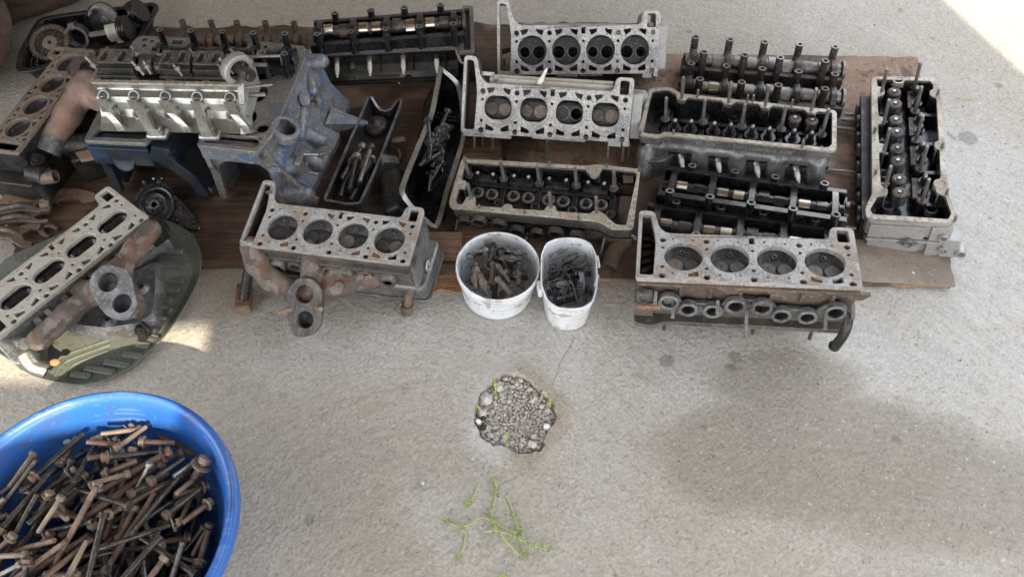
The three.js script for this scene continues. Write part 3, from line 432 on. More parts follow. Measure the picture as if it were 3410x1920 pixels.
// C: front middle, with exhaust manifold, corroded face
{
  const t = faceHead({ pose: { pos: [-.531, .187, -1.248], yaw: -10.6, tilt: 7.7, roll: 3.3, s: .905 }, kind: 'round', valves: ['vv', 'vv', 'tv', 'vt'], clogged: 'xxxoxoxxooxooooo'.replace(/o/g, '.'), rusty: true, face: M.faceCorr, cast: M.cast, body: 105, label: 'corroded cylinder head with forked exhaust manifold on the front edge of the boards' });
  const c = new B(); c.plate(rp([[-70, -80], [375, -74], [382, 76], [-70, 80]], 22), 62, -168, 5); c.plate(rp([[-74, -84], [380, -78], [387, 80], [-74, 84]], 22), 7, -174, 1.5); c.prism([[-58, -20], [-62, -108], [74, -108], [60, -20]], 350, 362); c.build('valve_cover', M.castGrey, t);
  const w = new B(); w.add(new THREE.TorusGeometry(12, 3.4, 8, 24), 370, -98, 8, 0, Math.PI / 2, 0); w.build('cover_washer', M.endCast, t); 
  const bk = new B(); bk.box(420, 62, 26, 140, -66, 62); bk.build('port_wall', M.cast, t);
  for (const x of [-6, 92, 178, 290]) { const p = new B(); p.lathe([[12, 14], [22, 14], [24, 0], [24, -4]], x, -62, 76, 20, Math.PI / 2); p.build('port', M.cast, t); }
  for (const x of [44, 138, 232]) { const p = new B(); p.panel(ringShape(22, 14), 10, x, -58, 74); p.build('port_flange', M.cast, t); }
  const sb = new B(); sb.rod([-92, -70, 40], [-60, -78, 80], 9, 12); sb.rod([-96, -86, 70], [-70, -86, 70], 11, 6); sb.cyl(8, 8, 22, -84, -96, 80, 12, 1.2); sb.cyl(10, 10, 14, -88, -112, 84, 6, 1.2); sb.build('bracket', M.cast, t);
  // manifold in world metres
  const m = new B(); m.add(blended([...chainOf([[-.605, .150, -1.215, .027], [-.592, .128, -1.185, .026], [-.56, .106, -1.155, .024], [-.52, .086, -1.142, .025], [-.478, .068, -1.132, .027]]), ...chainOf([[-.262, .145, -1.195, .024], [-.285, .132, -1.168, .026], [-.33, .122, -1.152, .024], [-.39, .108, -1.14, .025], [-.44, .084, -1.136, .026], [-.478, .068, -1.132, .027]]), ...chainOf([[-.468, .15, -1.215, .024], [-.462, .128, -1.17, .024], [-.466, .088, -1.142, .026]]), ...chainOf([[-.41, .145, -1.205, .02], [-.40, .125, -1.165, .02], [-.41, .108, -1.14, .022]]), [[-.476, .070, -1.130, .030], [-.470, .042, -1.114, .027]]], .016, 84));
  m.buildW('exhaust_manifold', M.pipeMix, t, 'scaled forked exhaust manifold');
  const fs = rp([[-.044, .024], [-.02, .06], [.018, .062], [.043, .036], [.046, -.04], [.028, -.068], [-.016, -.078], [-.034, -.05]], .014); fs.holes.push(circ(.0, .024, .021), circ(.006, -.034, .0195));
  const f = new B(), rx = -.92, ry = -.25; f.panel(fs, .012, -.474, .094, -1.094, rx, ry, .12, .001); f.buildW('manifold_flange', M.cast, t);
  const dk = new B(); cup(dk, [0, .024], .0212, .02, [-.474, .094, -1.094], [rx, ry, .12]); cup(dk, [.006, -.034], .0197, .02, [-.474, .094, -1.094], [rx, ry, .12]); dk.buildW('manifold_port', M.soot, t);
  for (const [a, b] of [[[-.502, .088, -1.085], [-.53, .108, -1.062]], [[-.446, .100, -1.082], [-.430, .122, -1.062]]]) { const q = new B(); q.rod(a, b, .0055, 10); q.buildW('stud', M.pipe, t); }
  for (const p of [[-.395, .128, -1.125], [-.328, .136, -1.138]]) { const q = new B(); q.rod(p, [p[0] + .004, p[1] + .012, p[2] + .012], .011, 6); q.buildW('nut', M.castBrown, t); }
  const st = new B(); st.rod([-.612, .125, -1.205], [-.643, .028, -1.155], .013, 8); st.box(.05, .03, .04, -.60, .135, -1.205, -.2, 0, 0, .004); st.buildW('support_bracket', M.oilDry, t);
  const e = new B(); e.tube([[-.238, .105, -1.165], [-.236, .09, -1.145], [-.244, .06, -1.135], [-.25, .03, -1.13]], .0105, 18, 12); e.rod([-.25, .038, -1.131], [-.252, .012, -1.127], .0155, 16); e.tube([[-.26, .05, -1.128], [-.27, .04, -1.122], [-.278, .032, -1.118]], .004, 8, 8); e.buildW('hose_elbow', M.castBrown, t);
  const sl = new B(); sl.box(16, 86, 5, -66, -40, -100, .3, 0, .1); sl.box(10, 80, 5, -58, -36, -96, .2, 0, .15); sl.build('chain_guide', M.castBrown, t);
}
// D: front right, standing on studs, port side to the viewer
{
  const t = faceHead({ pose: { pos: [.382, .203, -1.150], yaw: -7.8, tilt: -5.5, roll: 5.4, s: 1.062 }, kind: 'round', valves: ['tv', 'vv', 'vv', 'tv'], clogged: 'xxx.xxxxxxxxxx..'.replace(/o/g, '.'), rusty: true, face: M.faceCorr, cast: M.castBrown, body: 80, label: 'dirty cylinder head standing on its studs in the right foreground, ports facing the viewer' });
  const c = new B(); c.plate(rp([[-96, -84, 8], [-58, -92, 8], [-30, -78, 8], [352, -76, 10], [358, 96], [-98, 120]], 10), 12, -136, 1.5); c.box(420, 58, 120, 140, -102, -4); c.box(40, 60, 150, -76, -102, -10); c.build('lower_casting', M.cast, t);
  const wl = new B(); wl.box(390, 40, 18, 150, -104, 46, 0, .25); for (const x of [-2, 58, 118, 180, 240, 300]) wl.box(7, 36, 22, x, -34, 62, 0, .3); wl.box(440, 8, 14, 130, -16, 64); for (const x of [100, 190, 345]) wl.panel(rp([[-26, 4], [26, 4], [12, -14], [-12, -14]], 4), 10, x, -18, 62); wl.build('rib', M.castBrown, t);
  const ports = [[-26, -50, 15], [15, -70, 13.5], [66, -71, 13.5], [110, -52, 15], [163, -53, 15], [204, -74, 13.5], [256, -75, 13.5], [308, -56, 15]];
  ports.forEach(([x, y, r]) => { const p = new B(); p.panel(ringShape(r + 7, r), 16, x, y, 74, 0, 0, 0, 1.2, 18); p.build('port_flange', M.castGrey, t); const d = new B(); d.lathe([[0, -20], [r - 3, -20], [r - .6, 0], [r + .1, 12]], x, y, 74, 22, Math.PI / 2); d.build('port', M.soot, t); });
  const web = new B(), webS = rp([[-40, -38], [-6, -46], [6, -60], [80, -60], [96, -40], [180, -42], [196, -62], [270, -64], [292, -42], [330, -46], [336, -66], [300, -84], [270, -90], [190, -90], [160, -72], [110, -70], [80, -86], [4, -86], [-34, -70]], 6); ports.forEach(([x, y, r]) => { webS.holes.push(circ(x, y, r + 1)); }); web.panel(webS, 7, 0, 0, 72); web.build('manifold_face', M.castGrey, t);
  const wp = new B(); wp.panel(rp([[-96, -22], [-60, -26], [-56, -52], [-90, -50]], 8), 12, 0, 0, 74); wp.lathe([[10, 8], [16, 8], [16, 0]], -78, -38, 82, 18, Math.PI / 2); wp.box(58, 22, 14, -66, -66, 82); wp.build('water_flange', M.cast, t);
  const wd = new B(); wd.lathe([[0, -2], [10, -2], [10, 8]], -78, -38, 81.5, 18, Math.PI / 2); wd.build('water_port', M.castBrown, t);
  const wr = new B(); wr.box(46, 9, 3, -66, -64, 90); wr.build('rust_deposit', M.rust, t);
  for (const [x, y, h] of [[-54, -30, 30], [-16, -62, 34], [74, -48, 30], [134, -62, 66], [292, -70, 36], [340, -40, 30]]) studF(t, [x, y, 76], [0, -.55, .83], h, 4.2);
  for (const [x, z, h] of [[-30, 66, 34], [160, 60, 38], [280, 62, 42], [-60, -70, 30], [300, -80, 44], [120, -80, 40]]) { const b = new B(); b.cyl(4, 4, h, x, -134 - h / 2, z, 10); b.build('stud', M.ironWorn, t); }
  const p = new B(); p.tube([[336, -62, 80], [334, -80, 98], [330, -102, 106], [324, -126, 108], [320, -142, 106]], 10.5, 20, 14); p.cyl(12, 12, 8, 320, -140, 106, 14); p.build('heater_pipe', M.oilDry, t);
  const ch = new B(); for (let k = 0; k < 8; k++) ch.box(26, 8, 10, -75, -56 - (k % 3) * 6, -100 + k * 16, .1 * k, .2); ch.box(28, 5, 150, -75, -80, -40); ch.build('chain_guide', M.oil, t);
  const sc = new B(); sc.box(7, 1.5, 4, -10, -23, 22, .5); sc.build('paper_scrap', M.chip, t);
}
// E: left, on the rubber mat, oval chambers
{
  const t = faceHead({ pose: { pos: [-1.104, .157, -1.073], yaw: 51.7, tilt: 1.7, roll: 2.3, s: .925 }, kind: 'oval', rusty: false, face: M.faceClean, cast: M.castGrey, body: 92, label: 'clean cylinder head with oval chambers lying on the rubber mat' });
  const c = new B(); c.plate(rp([[-110, -84, 20], [-60, -112, 20], [-30, -70], [330, -66], [362, -90, 14], [368, 10], [340, 66], [-100, 100]], 14), 44, -136, 4); c.build('lower_casting', M.castGrey, t);
  const rb = new B(); for (let k = 0; k < 9; k++) rb.box(14, 46, 26, -10 + k * 40, -52, 66, 0, .5, (k % 2 - .5) * .5); rb.build('rib', M.castGrey, t);
  const cv = new B(); cv.box(46, 60, 42, 346, -58, 62); cv.box(30, 44, 30, 372, -80, 40); cv.cyl(10, 10, 30, 344, -26, 72, 12); cv.cyl(7, 7, 16, 362, -24, 66, 6); cv.build('thermostat_housing', M.oilDry, t);
  const m = new B(); m.add(blended([...chainOf([[-.848, .158, -1.262, .024], [-.870, .158, -1.205, .023], [-.895, .152, -1.145, .024], [-.935, .142, -1.10, .024], [-.99, .13, -1.045, .023], [-1.045, .115, -.985, .023]]), [[-.935, .125, -1.175, .022], [-.885, .15, -1.10, .026]], [[-1.0, .115, -1.125, .022], [-.92, .145, -1.09, .024]], [[-.893, .145, -1.12, .03], [-.878, .144, -1.088, .033]], [[-.874, .142, -1.086, .032], [-.848, .128, -1.066, .027]]], .016, 84));
  m.buildW('exhaust_manifold', M.pipeMix, t, 'brown exhaust manifold lying along the head');
  for (const p of [[-.862, .176, -1.225], [-.888, .170, -1.165], [-1.035, .132, -.995]]) { const q = new B(); q.rod(p, [p[0], p[1] + .009, p[2] + .002], .008, 6); q.buildW('nut', M.castBrown, t); }
  const fs = rp([[-.062, .026], [-.044, .052], [.014, .054], [.036, .026], [.066, -.018], [.056, -.054], [.012, -.058], [-.016, -.042], [-.060, -.006]], .014); fs.holes.push(circ(-.02, .016, .0225), circ(.029, -.02, .0215));
  const f = new B(); f.panel(fs, .011, -.868, .184, -1.066, -1.2, -.18, -.12, .001); f.buildW('manifold_flange', M.castGrey, t);
  const dk = new B(); cup(dk, [-.02, .016], .0227, .02, [-.868, .184, -1.066], [-1.2, -.18, -.12]); cup(dk, [.029, -.02], .0217, .02, [-.868, .184, -1.066], [-1.2, -.18, -.12]); dk.buildW('manifold_port', M.soot, t);
  const lo = new B(); lo.tube([[-1.075, .09, -.965], [-1.06, .075, -.945], [-1.035, .06, -.94]], .02, 12, 12); lo.rod([-1.085, .115, -.985], [-1.065, .125, -.97], .014, 8); lo.buildW('thermostat_neck', M.bright, t);
  const rs = new B(); rs.add(new THREE.SphereGeometry(.009, 12, 8), -1.018, .07, -.955, 0, 0, 0, [1.3, .5, 1]); rs.buildW('gasket_scrap', M.terracotta, t);
}
// F: far left, brown, seen end-on to the left edge
{
  const t = faceHead({ pose: { pos: [-1.260, .175, -1.583], yaw: 73.6, tilt: -9, roll: 3.2, s: .843 }, kind: 'round', valves: ['ss', 'ss', 'ss', 'ss'], clogged: '................', rusty: true, face: M.faceBrown, cast: M.oilDry, body: 96, chamberMat: M.soot, label: 'brown stained cylinder head standing beside the pink exhaust pipe at the left' });
  const c = new B(); c.plate(rp([[-140, -74, 10], [350, -58], [352, 90], [-140, 110]], 12), 96, -196, 3); c.build('lower_casting', M.oilDry, t);
  const p = new B(); p.rod([-110, -70, 74], [-112, -76, 128], 26, 16); p.lathe([[15, 0], [20, 0], [20, 30]], -112, -76, 128, 18, Math.PI / 2 - .1, .5); p.rod([-128, -96, 96], [-134, -150, 104], 19, 16); p.cyl(20, 22, 22, -78, -52, 92, 16, .5); p.cyl(10, 10, 30, -78, -40, 96, 10, .5); p.build('water_outlet', M.oilDry, t);
  const q = new B(); q.lathe([[13, -2], [13, 20], [20, 20], [21, 0], [21, -26]], -112, -78, 142, 18, Math.PI / 2, .25); q.build('hose_spigot', M.castBrown, t);
  stud(t, -132, -195, 106, 26, 3.5);
}

// ---------------------------------------------------------------- heads lying valve gear up
function ballStud(t, x, y, z, s = 1) { // adjuster: nut, collars and polished ball
  const b = new B(); b.cyl(10 * s, 11 * s, 7 * s, x, y + 3.5 * s, z, 6); b.cyl(11.5 * s, 11.5 * s, 2 * s, x, y + 8 * s, z, 14); b.cyl(8 * s, 8 * s, 7 * s, x, y + 12.5 * s, z, 6); b.cyl(6 * s, 7.5 * s, 4 * s, x, y + 18 * s, z, 12); const a = b.build('adjuster', M.oil, t);
  const k = new B(); k.lathe([[4.4 * s, -3 * s], [5.6 * s, 0], [5.4 * s, 3 * s], [3.4 * s, 5.6 * s], [0, 6.6 * s]], x, y + 22 * s, z, 14); k.build('ball', M.steel, a);
}
function valveSpring(t, x, y, z, h = 34, r = 14.5, lean = 0) {
  const pts = [], turns = 4.5; for (let i = 0; i <= 54; i++) { const a = i / 54 * turns * Math.PI * 2; pts.push([x + Math.cos(a) * r + lean * i / 54, y + i / 54 * (h - 6), z + Math.sin(a) * r]); }
  const b = new B(); b.tube(pts, 2.3, 108, 6); const s = b.build('valve_spring', M.oil, t);
  const c = new B(); c.lathe([[0, 1], [6, 1], [7, 3], [10, 2], [14.5, 2], [16.5, 0], [16.5, -3], [12, -4]], x + lean, y + h - 2, z, 24); c.build('spring_retainer', M.ironWorn, s); const d = new B(); d.cyl(4.2, 4.2, 5, x + lean, y + h + 1, z, 10); d.build('valve_stem', M.steel, s);
}
function guideRing(t, x, y, z) { const b = new B(); b.lathe([[16.5, 0], [16.5, 1.6], [14, 2.2], [9.5, 1], [9, .6]], x, y, z, 26); const g = b.build('spring_seat', M.steelDull, t); const c = new B(); c.lathe([[7.5, 0], [7, 6], [5.4, 8], [5.8, 10], [5.2, 13], [3.2, 13], [3, 6]], x, y, z, 16); c.build('valve_guide', M.oil, g); }
function boss(t, x, y, z, r = 12, mat = M.ironWorn) { const b = new B(); b.lathe([[r, -8], [r, 7], [r - 1, 8], [r - 4.5, 8], [r - 5, 6], [r - 5, -8], [0, -8]], x, y - 5, z, 20); b.build('bolt_boss', mat, t); }
function pedestal(t, x, y, z, h, sh, r = 11.5, mat = M.oil) { const b = new B(); b.lathe([[r + 3, 0], [r, 5], [r, h], [r - 1, h + 1], [5, h + 1]], x, y, z, 20); const p = b.build('pedestal', mat, t); const w = new B(); w.lathe([[r, h], [r, h + 2], [4, h + 2]], x, y, z, 20); w.build('washer', M.ironWorn, p); const s = new B(); s.cyl(4.3, 4.3, sh, x, y + h + sh / 2, z, 12); s.cyl(3.4, 4.3, 2, x, y + h + sh + 1, z, 12); s.build('stud', M.steelDull, p); }
function bowlHead(o) {
  const t = thing('cylinder_head', o.label, 'cylinder head', o.pose, 'cylinder heads laid out on the boards');
  const sh = (d, hol) => { const s = rp(o.outer.map(p => [p[0], -p[1], p[2]]), 10); if (hol) s.holes.push(hole(hol.map(p => [p[0], -p[1]]), 6)); return s; };
  const grow = d => { const cx = o.inner.reduce((a, p) => a + p[0], 0) / o.inner.length, cz = o.inner.reduce((a, p) => a + p[1], 0) / o.inner.length; return o.inner.map(p => [p[0] - Math.sign(p[0] - cx) * d, p[1] - Math.sign(p[1] - cz) * d]); };
  const FD_ = o.floor || 58;
  const r = new B(); r.plate(sh(0, o.inner), 7, -7, 1, 8); r.build('sealing_rim', M.rim, t);
  const wi = new B(); const ws = rp(grow(-3).map(p => [p[0], -p[1]]), 6); ws.holes.push(hole(grow(.6).map(p => [p[0], -p[1]]), 6)); wi.plate(ws, FD_ - 4, -FD_, 0, 8); wi.build('inner_wall', M.oil, t);
  const os = rp(o.outer.map(p => [p[0] * .985, -p[1] * .96, p[2]]), 10); os.holes.push(hole(grow(-1).map(p => [p[0], -p[1]]), 6)); const ow = new B(); ow.plate(os, (o.band || FD_) - 7, -(o.band || FD_), 0, 8); ow.build('outer_wall', o.cast || M.castGrey, t);
  const fs = rp(o.outer.map(p => [p[0] * .98, -p[1] * .95, p[2]]), 10); if (o.through) fs.holes.push(hole(o.through.map(p => [p[0], -p[1]]), 5)); const fl = new B(); fl.plate(fs, 8, -FD_ - 8, 0, 8); 
  fl.build('valve_deck', M.oil, t);
  const lo = new B(); const ls = rp((o.lower || o.outer).map(p => [p[0] * .96, -p[1] * .9, p[2]]), 10); if (o.through) ls.holes.push(hole(o.through.map(p => [p[0], -p[1]]), 5)); lo.plate(ls, o.depth - FD_ - 8, -o.depth, 1, 8); lo.build('lower_casting', o.cast || M.castGrey, t);
  return t;
}
const Y = -52;
// G: middle, ball studs along the back
{
  const pose = { pos: [.079, .129, -1.411], yaw: -11.2, tilt: 9, roll: 4.3, s: .965 };
  const outer = [[-235, -72, 12], [96, -88], [120, -96], [235, -95, 12], [240, 86, 10], [188, 92, 6], [152, 74], [-230, 84, 14], [-238, 66, 8]];
  const inner = [[-222, -62], [-150, -64], [96, -78], [104, -66], [132, -66], [138, -86], [222, -86], [230, -76], [222, 78], [194, 78], [160, 50], [148, 44], [136, 44], [130, 56], [42, 60], [38, 44], [18, 44], [12, 62], [-70, 66], [-74, 54], [-92, 54], [-96, 67], [-168, 70], [-172, 44], [-194, 44], [-200, 71], [-214, 70], [-222, 62], [-222, 22], [-206, 20], [-206, -2], [-222, -4]];
  const t = bowlHead({ pose, outer, inner, through: [[186, -76], [222, -80], [216, 72], [194, 70], [186, 30]], depth: 108, floor: 47, cast: M.cast, label: 'cylinder head with bare valve guides and ball studs in the middle of the boards' });
  for (const [x, z] of [[-181, 3], [-142, 4], [-84, 2], [-44, 2], [9, 2], [48, 2], [108, 1], [147, -1]]) guideRing(t, x, -41.8, z);
  const bar = new B(); for (const x0 of [-166, -70, 26, 127]) { bar.box(64, 10, 18, x0, -38, -42); bar.box(64, 22, 8, x0, -46, -34); for (const k of [-20, 20]) bar.cyl(13, 14, 20, x0 + k, -46, -44, 16); } bar.build('adjuster_bar', M.oilDry, t);
  for (const [x, z] of [[-187, -44], [-145, -45], [-89, -47], [-50, -48], [4, -50], [49, -50], [106, -51], [148, -52]]) ballStud(t, x, -36, z + 3, .92);
  { const w = new B(); for (const x of [-181, -142, -84, -44, 9, 48, 108, 147]) w.cyl(21, 24, 6, x, -45, 2, 22); for (const x of [-210, -115, -19, 77, 174]) { w.box(8, 34, 34, x, -30, -54); w.box(14, 8, 80, x, -44, 0); } w.box(370, 10, 12, -18, -42, -24); w.build('cast_rib', M.oil, t); }
  for (const [x, z, h] of [[-210, -34, 80], [-115, -35, 80], [-19, -32, 82], [77, -38, 80], [174, -41, 76]]) pedestal(t, x, -46, z, 26, h);
  for (const [x, z, h] of [[-182, 48, 76], [27, 49, 78], [143, 48, 80]]) stud(t, x, -12, z, h + 2, 4.3);
  for (const [x, z] of [[-211, -68], [-114, -71], [179, -72], [-213, 31], [-118, 29], [-21, 29], [76, 27], [174, 27]]) boss(t, x, -41, clamp(z, -60, 60), 13);
  for (const [x, z] of [[-219, 9], [119, -72]]) boss(t, x, -2, z, 13, M.rim);
  for (const [x, z] of [[-154, 74], [-36, 74], [102, 74], [1, -80], [149, -90], [232, -88]]) stud(t, x, 0, z, 14, 3);
  // port side below the rim
  const pr = [[-196, -44, 0], [-158, -34, 1], [-106, -40, 1], [-60, -62, 0], [-6, -66, 0], [44, -50, 1], [98, -54, 1]];
  for (const [x, y] of pr) { const p = new B(); p.panel(ringShape(21, 14.5), 16, x, y - 6, 80, .1, 0, 0, 1.2, 16); p.build('port_flange', M.cast, t); const d = new B(); d.lathe([[0, -14], [12, -14], [14.4, 6]], x, y - 6, 88, 20, Math.PI / 2); d.build('port', M.soot, t); }
  for (const [x, y, h] of [[-220, -60, 34], [-160, -80, 40], [-34, -84, 62], [66, -96, 60], [168, -70, 44]]) studF(t, [x, y, 78], [-.12, -.5, .86], h, 4);
  const gp = new B(); gp.box(26, 7, 26, 206, -26, -80, .2); gp.build('chain_guide', M.valveTan, t);
}
// H: right of centre, spark plugs to the viewer
{
  const pose = { pos: [.588, .151, -1.634], yaw: -15, tilt: -2.3, roll: 5.8, s: 1.033 };
  const outer = [[-238, -92, 12], [-184, -104, 12], [-152, -82], [236, -76, 16], [240, 78, 14], [-168, 84], [-186, 98, 8], [-238, 94, 12]];
  const inner = [[-228, -80], [-190, -93], [-166, -80], [-160, -58], [-140, -56], [-134, -70], [-46, -72], [-40, -58], [-20, -58], [-14, -72], [46, -72], [52, -58], [72, -58], [78, -70], [160, -68], [166, -56], [184, -56], [190, -66], [226, -66], [230, 54], [220, 68], [-170, 74], [-186, 88], [-226, 86], [-230, -48]];
  const t = bowlHead({ pose, outer, inner, lower: [[-238, -80], [236, -76], [234, 78, 20], [-150, 80, 14], [-176, 128, 20], [-238, 128, 20]], depth: 134, floor: 58, band: 30, cast: M.castGrey, label: 'cylinder head with four spark plugs in its grey side, right of centre' });
  for (const [x, z] of [[-155, 2], [-114, -2], [-56, -3], [-15, -4], [39, -6], [80, -5], [140, -7], [182, -6]]) { ballStud(t, x, -36, z + 10, 1); const c = new B(); c.cyl(17, 18, 20, x, -48, z + 14, 20); c.cyl(19, 19, 3, x, -38, z + 14, 20); c.build('adjuster_base', M.oil, t); }
  { const w = new B(); for (const x of [-182, -86, 12, 109, 208]) { w.box(16, 26, 40, x, -44, -34); w.box(12, 20, 50, x, -48, 30); } w.box(400, 18, 14, 10, -48, -22); w.box(410, 24, 12, 10, -46, 52); w.build('cast_rib', M.oil, t); }
  for (const [x, z, h] of [[-149, -63, 76], [-30, -66, 72], [62, -67, 72], [175, -69, 74]]) pedestal(t, x, -54, z, 44, h, 12);
  for (const [x, z, h] of [[-182, -4, 70], [-86, -8, 72], [12, -6, 74], [109, -12, 74], [208, -8, 80]]) pedestal(t, x, -54, z, 28, h, 12, M.oil);
  for (const [x, z] of [[139, -47], [180, -45]]) valveSpring(t, x, -44, z, 30);
  for (const [x, z] of [[-179, -52], [-85, -56], [-12, -60], [11, -52], [109, -58], [-126, 24], [224, -46]]) boss(t, x, -50, z, 13);
  for (const [x, z] of [[-150, 78], [160, 76], [-110, -76], [16, -74], [30, -76], [126, -73], [-232, 90]]) stud(t, x, 0, z, x < 0 && z > 0 ? 12 : 20, 3.4);
  const sd = new B(); sd.add(blended([[[-205, -40, 76, 11], [212, -40, 72, 10]], [[-205, -124, 84, 11], [212, -124, 78, 11]], ...[-182, -80, 14, 108, 204].map(x => [[x, -46, 76, 15], [x + 4, -118, 82, 18]]), [[-214, -60, 82, 18], [-216, -112, 112, 20]]], 12, 110)); sd.build('plug_gallery', M.castGrey, t);
  [[-126, 72], [-33, 71], [62, 69], [159, 72]].forEach(([x, z]) => { const p = new B(); p.lathe([[11, -8], [11, 2], [9, 3], [9, 9], [7, 10]], x, -72, z + 6, 6, 1.95, .3); const n = p.build('spark_plug', M.steel, t); const i = new B(); i.lathe([[7, 9], [7, 20], [6, 21], [6.4, 24], [5.4, 25], [5.8, 28], [4.6, 31], [3, 33], [3, 40], [0, 40]], x, -72, z + 6, 14, 1.95, .3); i.build('insulator', M.porcelain, n); });
  const bp = new B(); bp.lathe([[0, 3], [10, 3], [12, 1], [12, -4]], 128, -62, 74, 18, 1.1); bp.build('blind_plug', M.castGrey, t);
  const font = await new FontLoader().loadAsync('fonts/droid/droid_sans_bold.typeface.json');
  const tx = (str, size, x, y, z, name, mat, par, rx = 0, ry = 0) => { const g = new TextGeometry(str, { font, size, depth: 1.4, curveSegments: 3 }); const b = new B(); b.add(g, x, y, z, rx, ry); return b.build(name, mat, par); };
  globalThis.__tx = tx;
  const ft = new B(); ft.box(300, 16, 4, 0, -16, 80.5, 0, .12); ft.build('number_band', M.castGrey, t);
  tx('36   BA3', 9, -92, -21, 82.6, 'cast_lettering', M.endCast, t, .12); tx('21011-1003015-10   A033', 9, -2, -21, 82.6, 'cast_lettering', M.endCast, t, .12);
}
const tx = globalThis.__tx; delete globalThis.__tx;
// I: at the right end of the boards, turned end-on, all springs in place
{
  const pose = { pos: [1.014, .134, -1.563], yaw: -102.8, tilt: 9.7, roll: -.7, s: 1.103 };
  const outer = [[-236, 74, 22], [-236, -76, 22], [-150, -84], [150, -82], [214, -98, 8], [234, -92, 10], [234, 88, 10], [206, 92, 10], [160, 76], [-150, 74]];
  const inner = [[-226, 62], [-222, -64], [-204, -70], [-190, -68], [-186, -60], [-170, -60], [-160, -74], [-14, -72], [-10, -62], [8, -62], [12, -72], [104, -70], [112, -56], [146, -58], [156, -76], [206, -86], [224, -78], [222, 76], [206, 82], [168, 66], [160, 44], [142, 44], [134, 58], [60, 60], [28, 60], [24, 44], [4, 44], [0, 60], [-66, 61], [-70, 44], [-86, 44], [-92, 60], [-160, 61], [-170, 44], [-192, 44], [-198, 60]];
  const t = bowlHead({ pose, outer, inner, depth: 116, floor: 56, cast: M.endCast, label: 'cylinder head with a row of valve springs lying end-on at the right of the boards' });
  for (const [x, z] of [[-188, 22], [-146, 21], [-89, 21], [-48, 20], [6, 20], [46, 20], [103, 19], [144, 19]]) valveSpring(t, x + 3, -42, z - 2, 38, 15);
  const bar = new B(); for (const x0 of [-180, -85, 12, 115]) { bar.box(70, 14, 14, x0, -34, -28); bar.box(62, 6, 22, x0, -26, -24); } bar.build('adjuster_bar', M.ironWorn, t);
  for (const [x, z] of [[-199, -32], [-160, -33], [-104, -36], [-66, -35], [-6, -37], [29, -37], [96, -38], [133, -37]]) ballStud(t, x, -26, z, 1);
  { const w = new B(); for (const x of [-223, -134, -34, 59, 156]) w.box(12, 26, 50, x, -42, -52); for (const x of [-105, 3, 100]) w.box(10, 26, 34, x, -42, 46); w.build('cast_rib', M.oil, t); }
  for (const [x, z, h] of [[-182, 49, 74], [-71, 47, 76], [20, 47, 72], [137, 47, 72]]) stud(t, x, -6, z, h, 4.3);
  for (const [x, z, h] of [[-235 + 12, -30, 74], [-134, -28, 76], [-34, -26, 78], [59, -32, 74], [156, -32, 70]]) pedestal(t, x, -54, z, 34, h, 11);
  for (const [x, z] of [[-133, 44], [-40, 44], [59, 42], [158, 36], [161, -55]]) boss(t, x, -42, z, 14, M.castGrey);
  for (const [x, z] of [[-222, 10], [120, -66]]) boss(t, x, -2, z, 14, M.rim);
  for (const [x, z] of [[-172, -76], [-36, 68], [6, -77], [99, 68], [150, -78], [226, -90]]) stud(t, x, 0, z, 15, 3.4);
  // near end: cast panels, lug and bolt eyes
  const en = new B(); en.box(8, 40, 116, 232, -40, 20); en.box(8, 34, 110, 230, -88, 20); en.box(16, 96, 44, 226, -66, -70, .12); en.box(30, 60, 34, 222, -84, -98); en.box(10, 6, 160, 236, -64, 0); en.build('end_panel', M.endCast, t);
  for (const [y, z, r] of [[-46, -76, 10], [-88, -84, 11], [-96, -122, 12]]) { const b = new B(); b.lathe([[r, -12], [r, 4], [r - 1, 5], [r - 4, 5], [r - 4, -10], [0, -10]], 238, y, z, 18, 0, 0, -Math.PI / 2); b.build('bolt_eye', M.endCast, t); }
  const lg = new B(); lg.panel(rp([[-26, 0], [0, 14], [26, 0], [0, -14]], 6), 8, 236, -66, -8, 0, Math.PI / 2); lg.lathe([[0, 0], [7, 0], [7, 5], [11, 5], [11, 0]], 242, -66, -8, 16, 0, 0, -Math.PI / 2); lg.build('lug', M.castGrey, t);
  // port side to the left
  const ps = new B(); ps.box(410, 60, 30, 0, -66, 78); for (let k = 0; k < 8; k++) ps.cyl(22, 22, 16, -180 + k * 50, -70 + (k % 2) * 8, 92, 16, Math.PI / 2); ps.build('port_side', M.oilDry, t);
  for (const [x, h] of [[-180, 26], [-160, 34], [-128, 66], [20, 160], [196, 76], [120, 30]]) studF(t, [x, -80, 98], [0, .06, 1], h, 4);
}

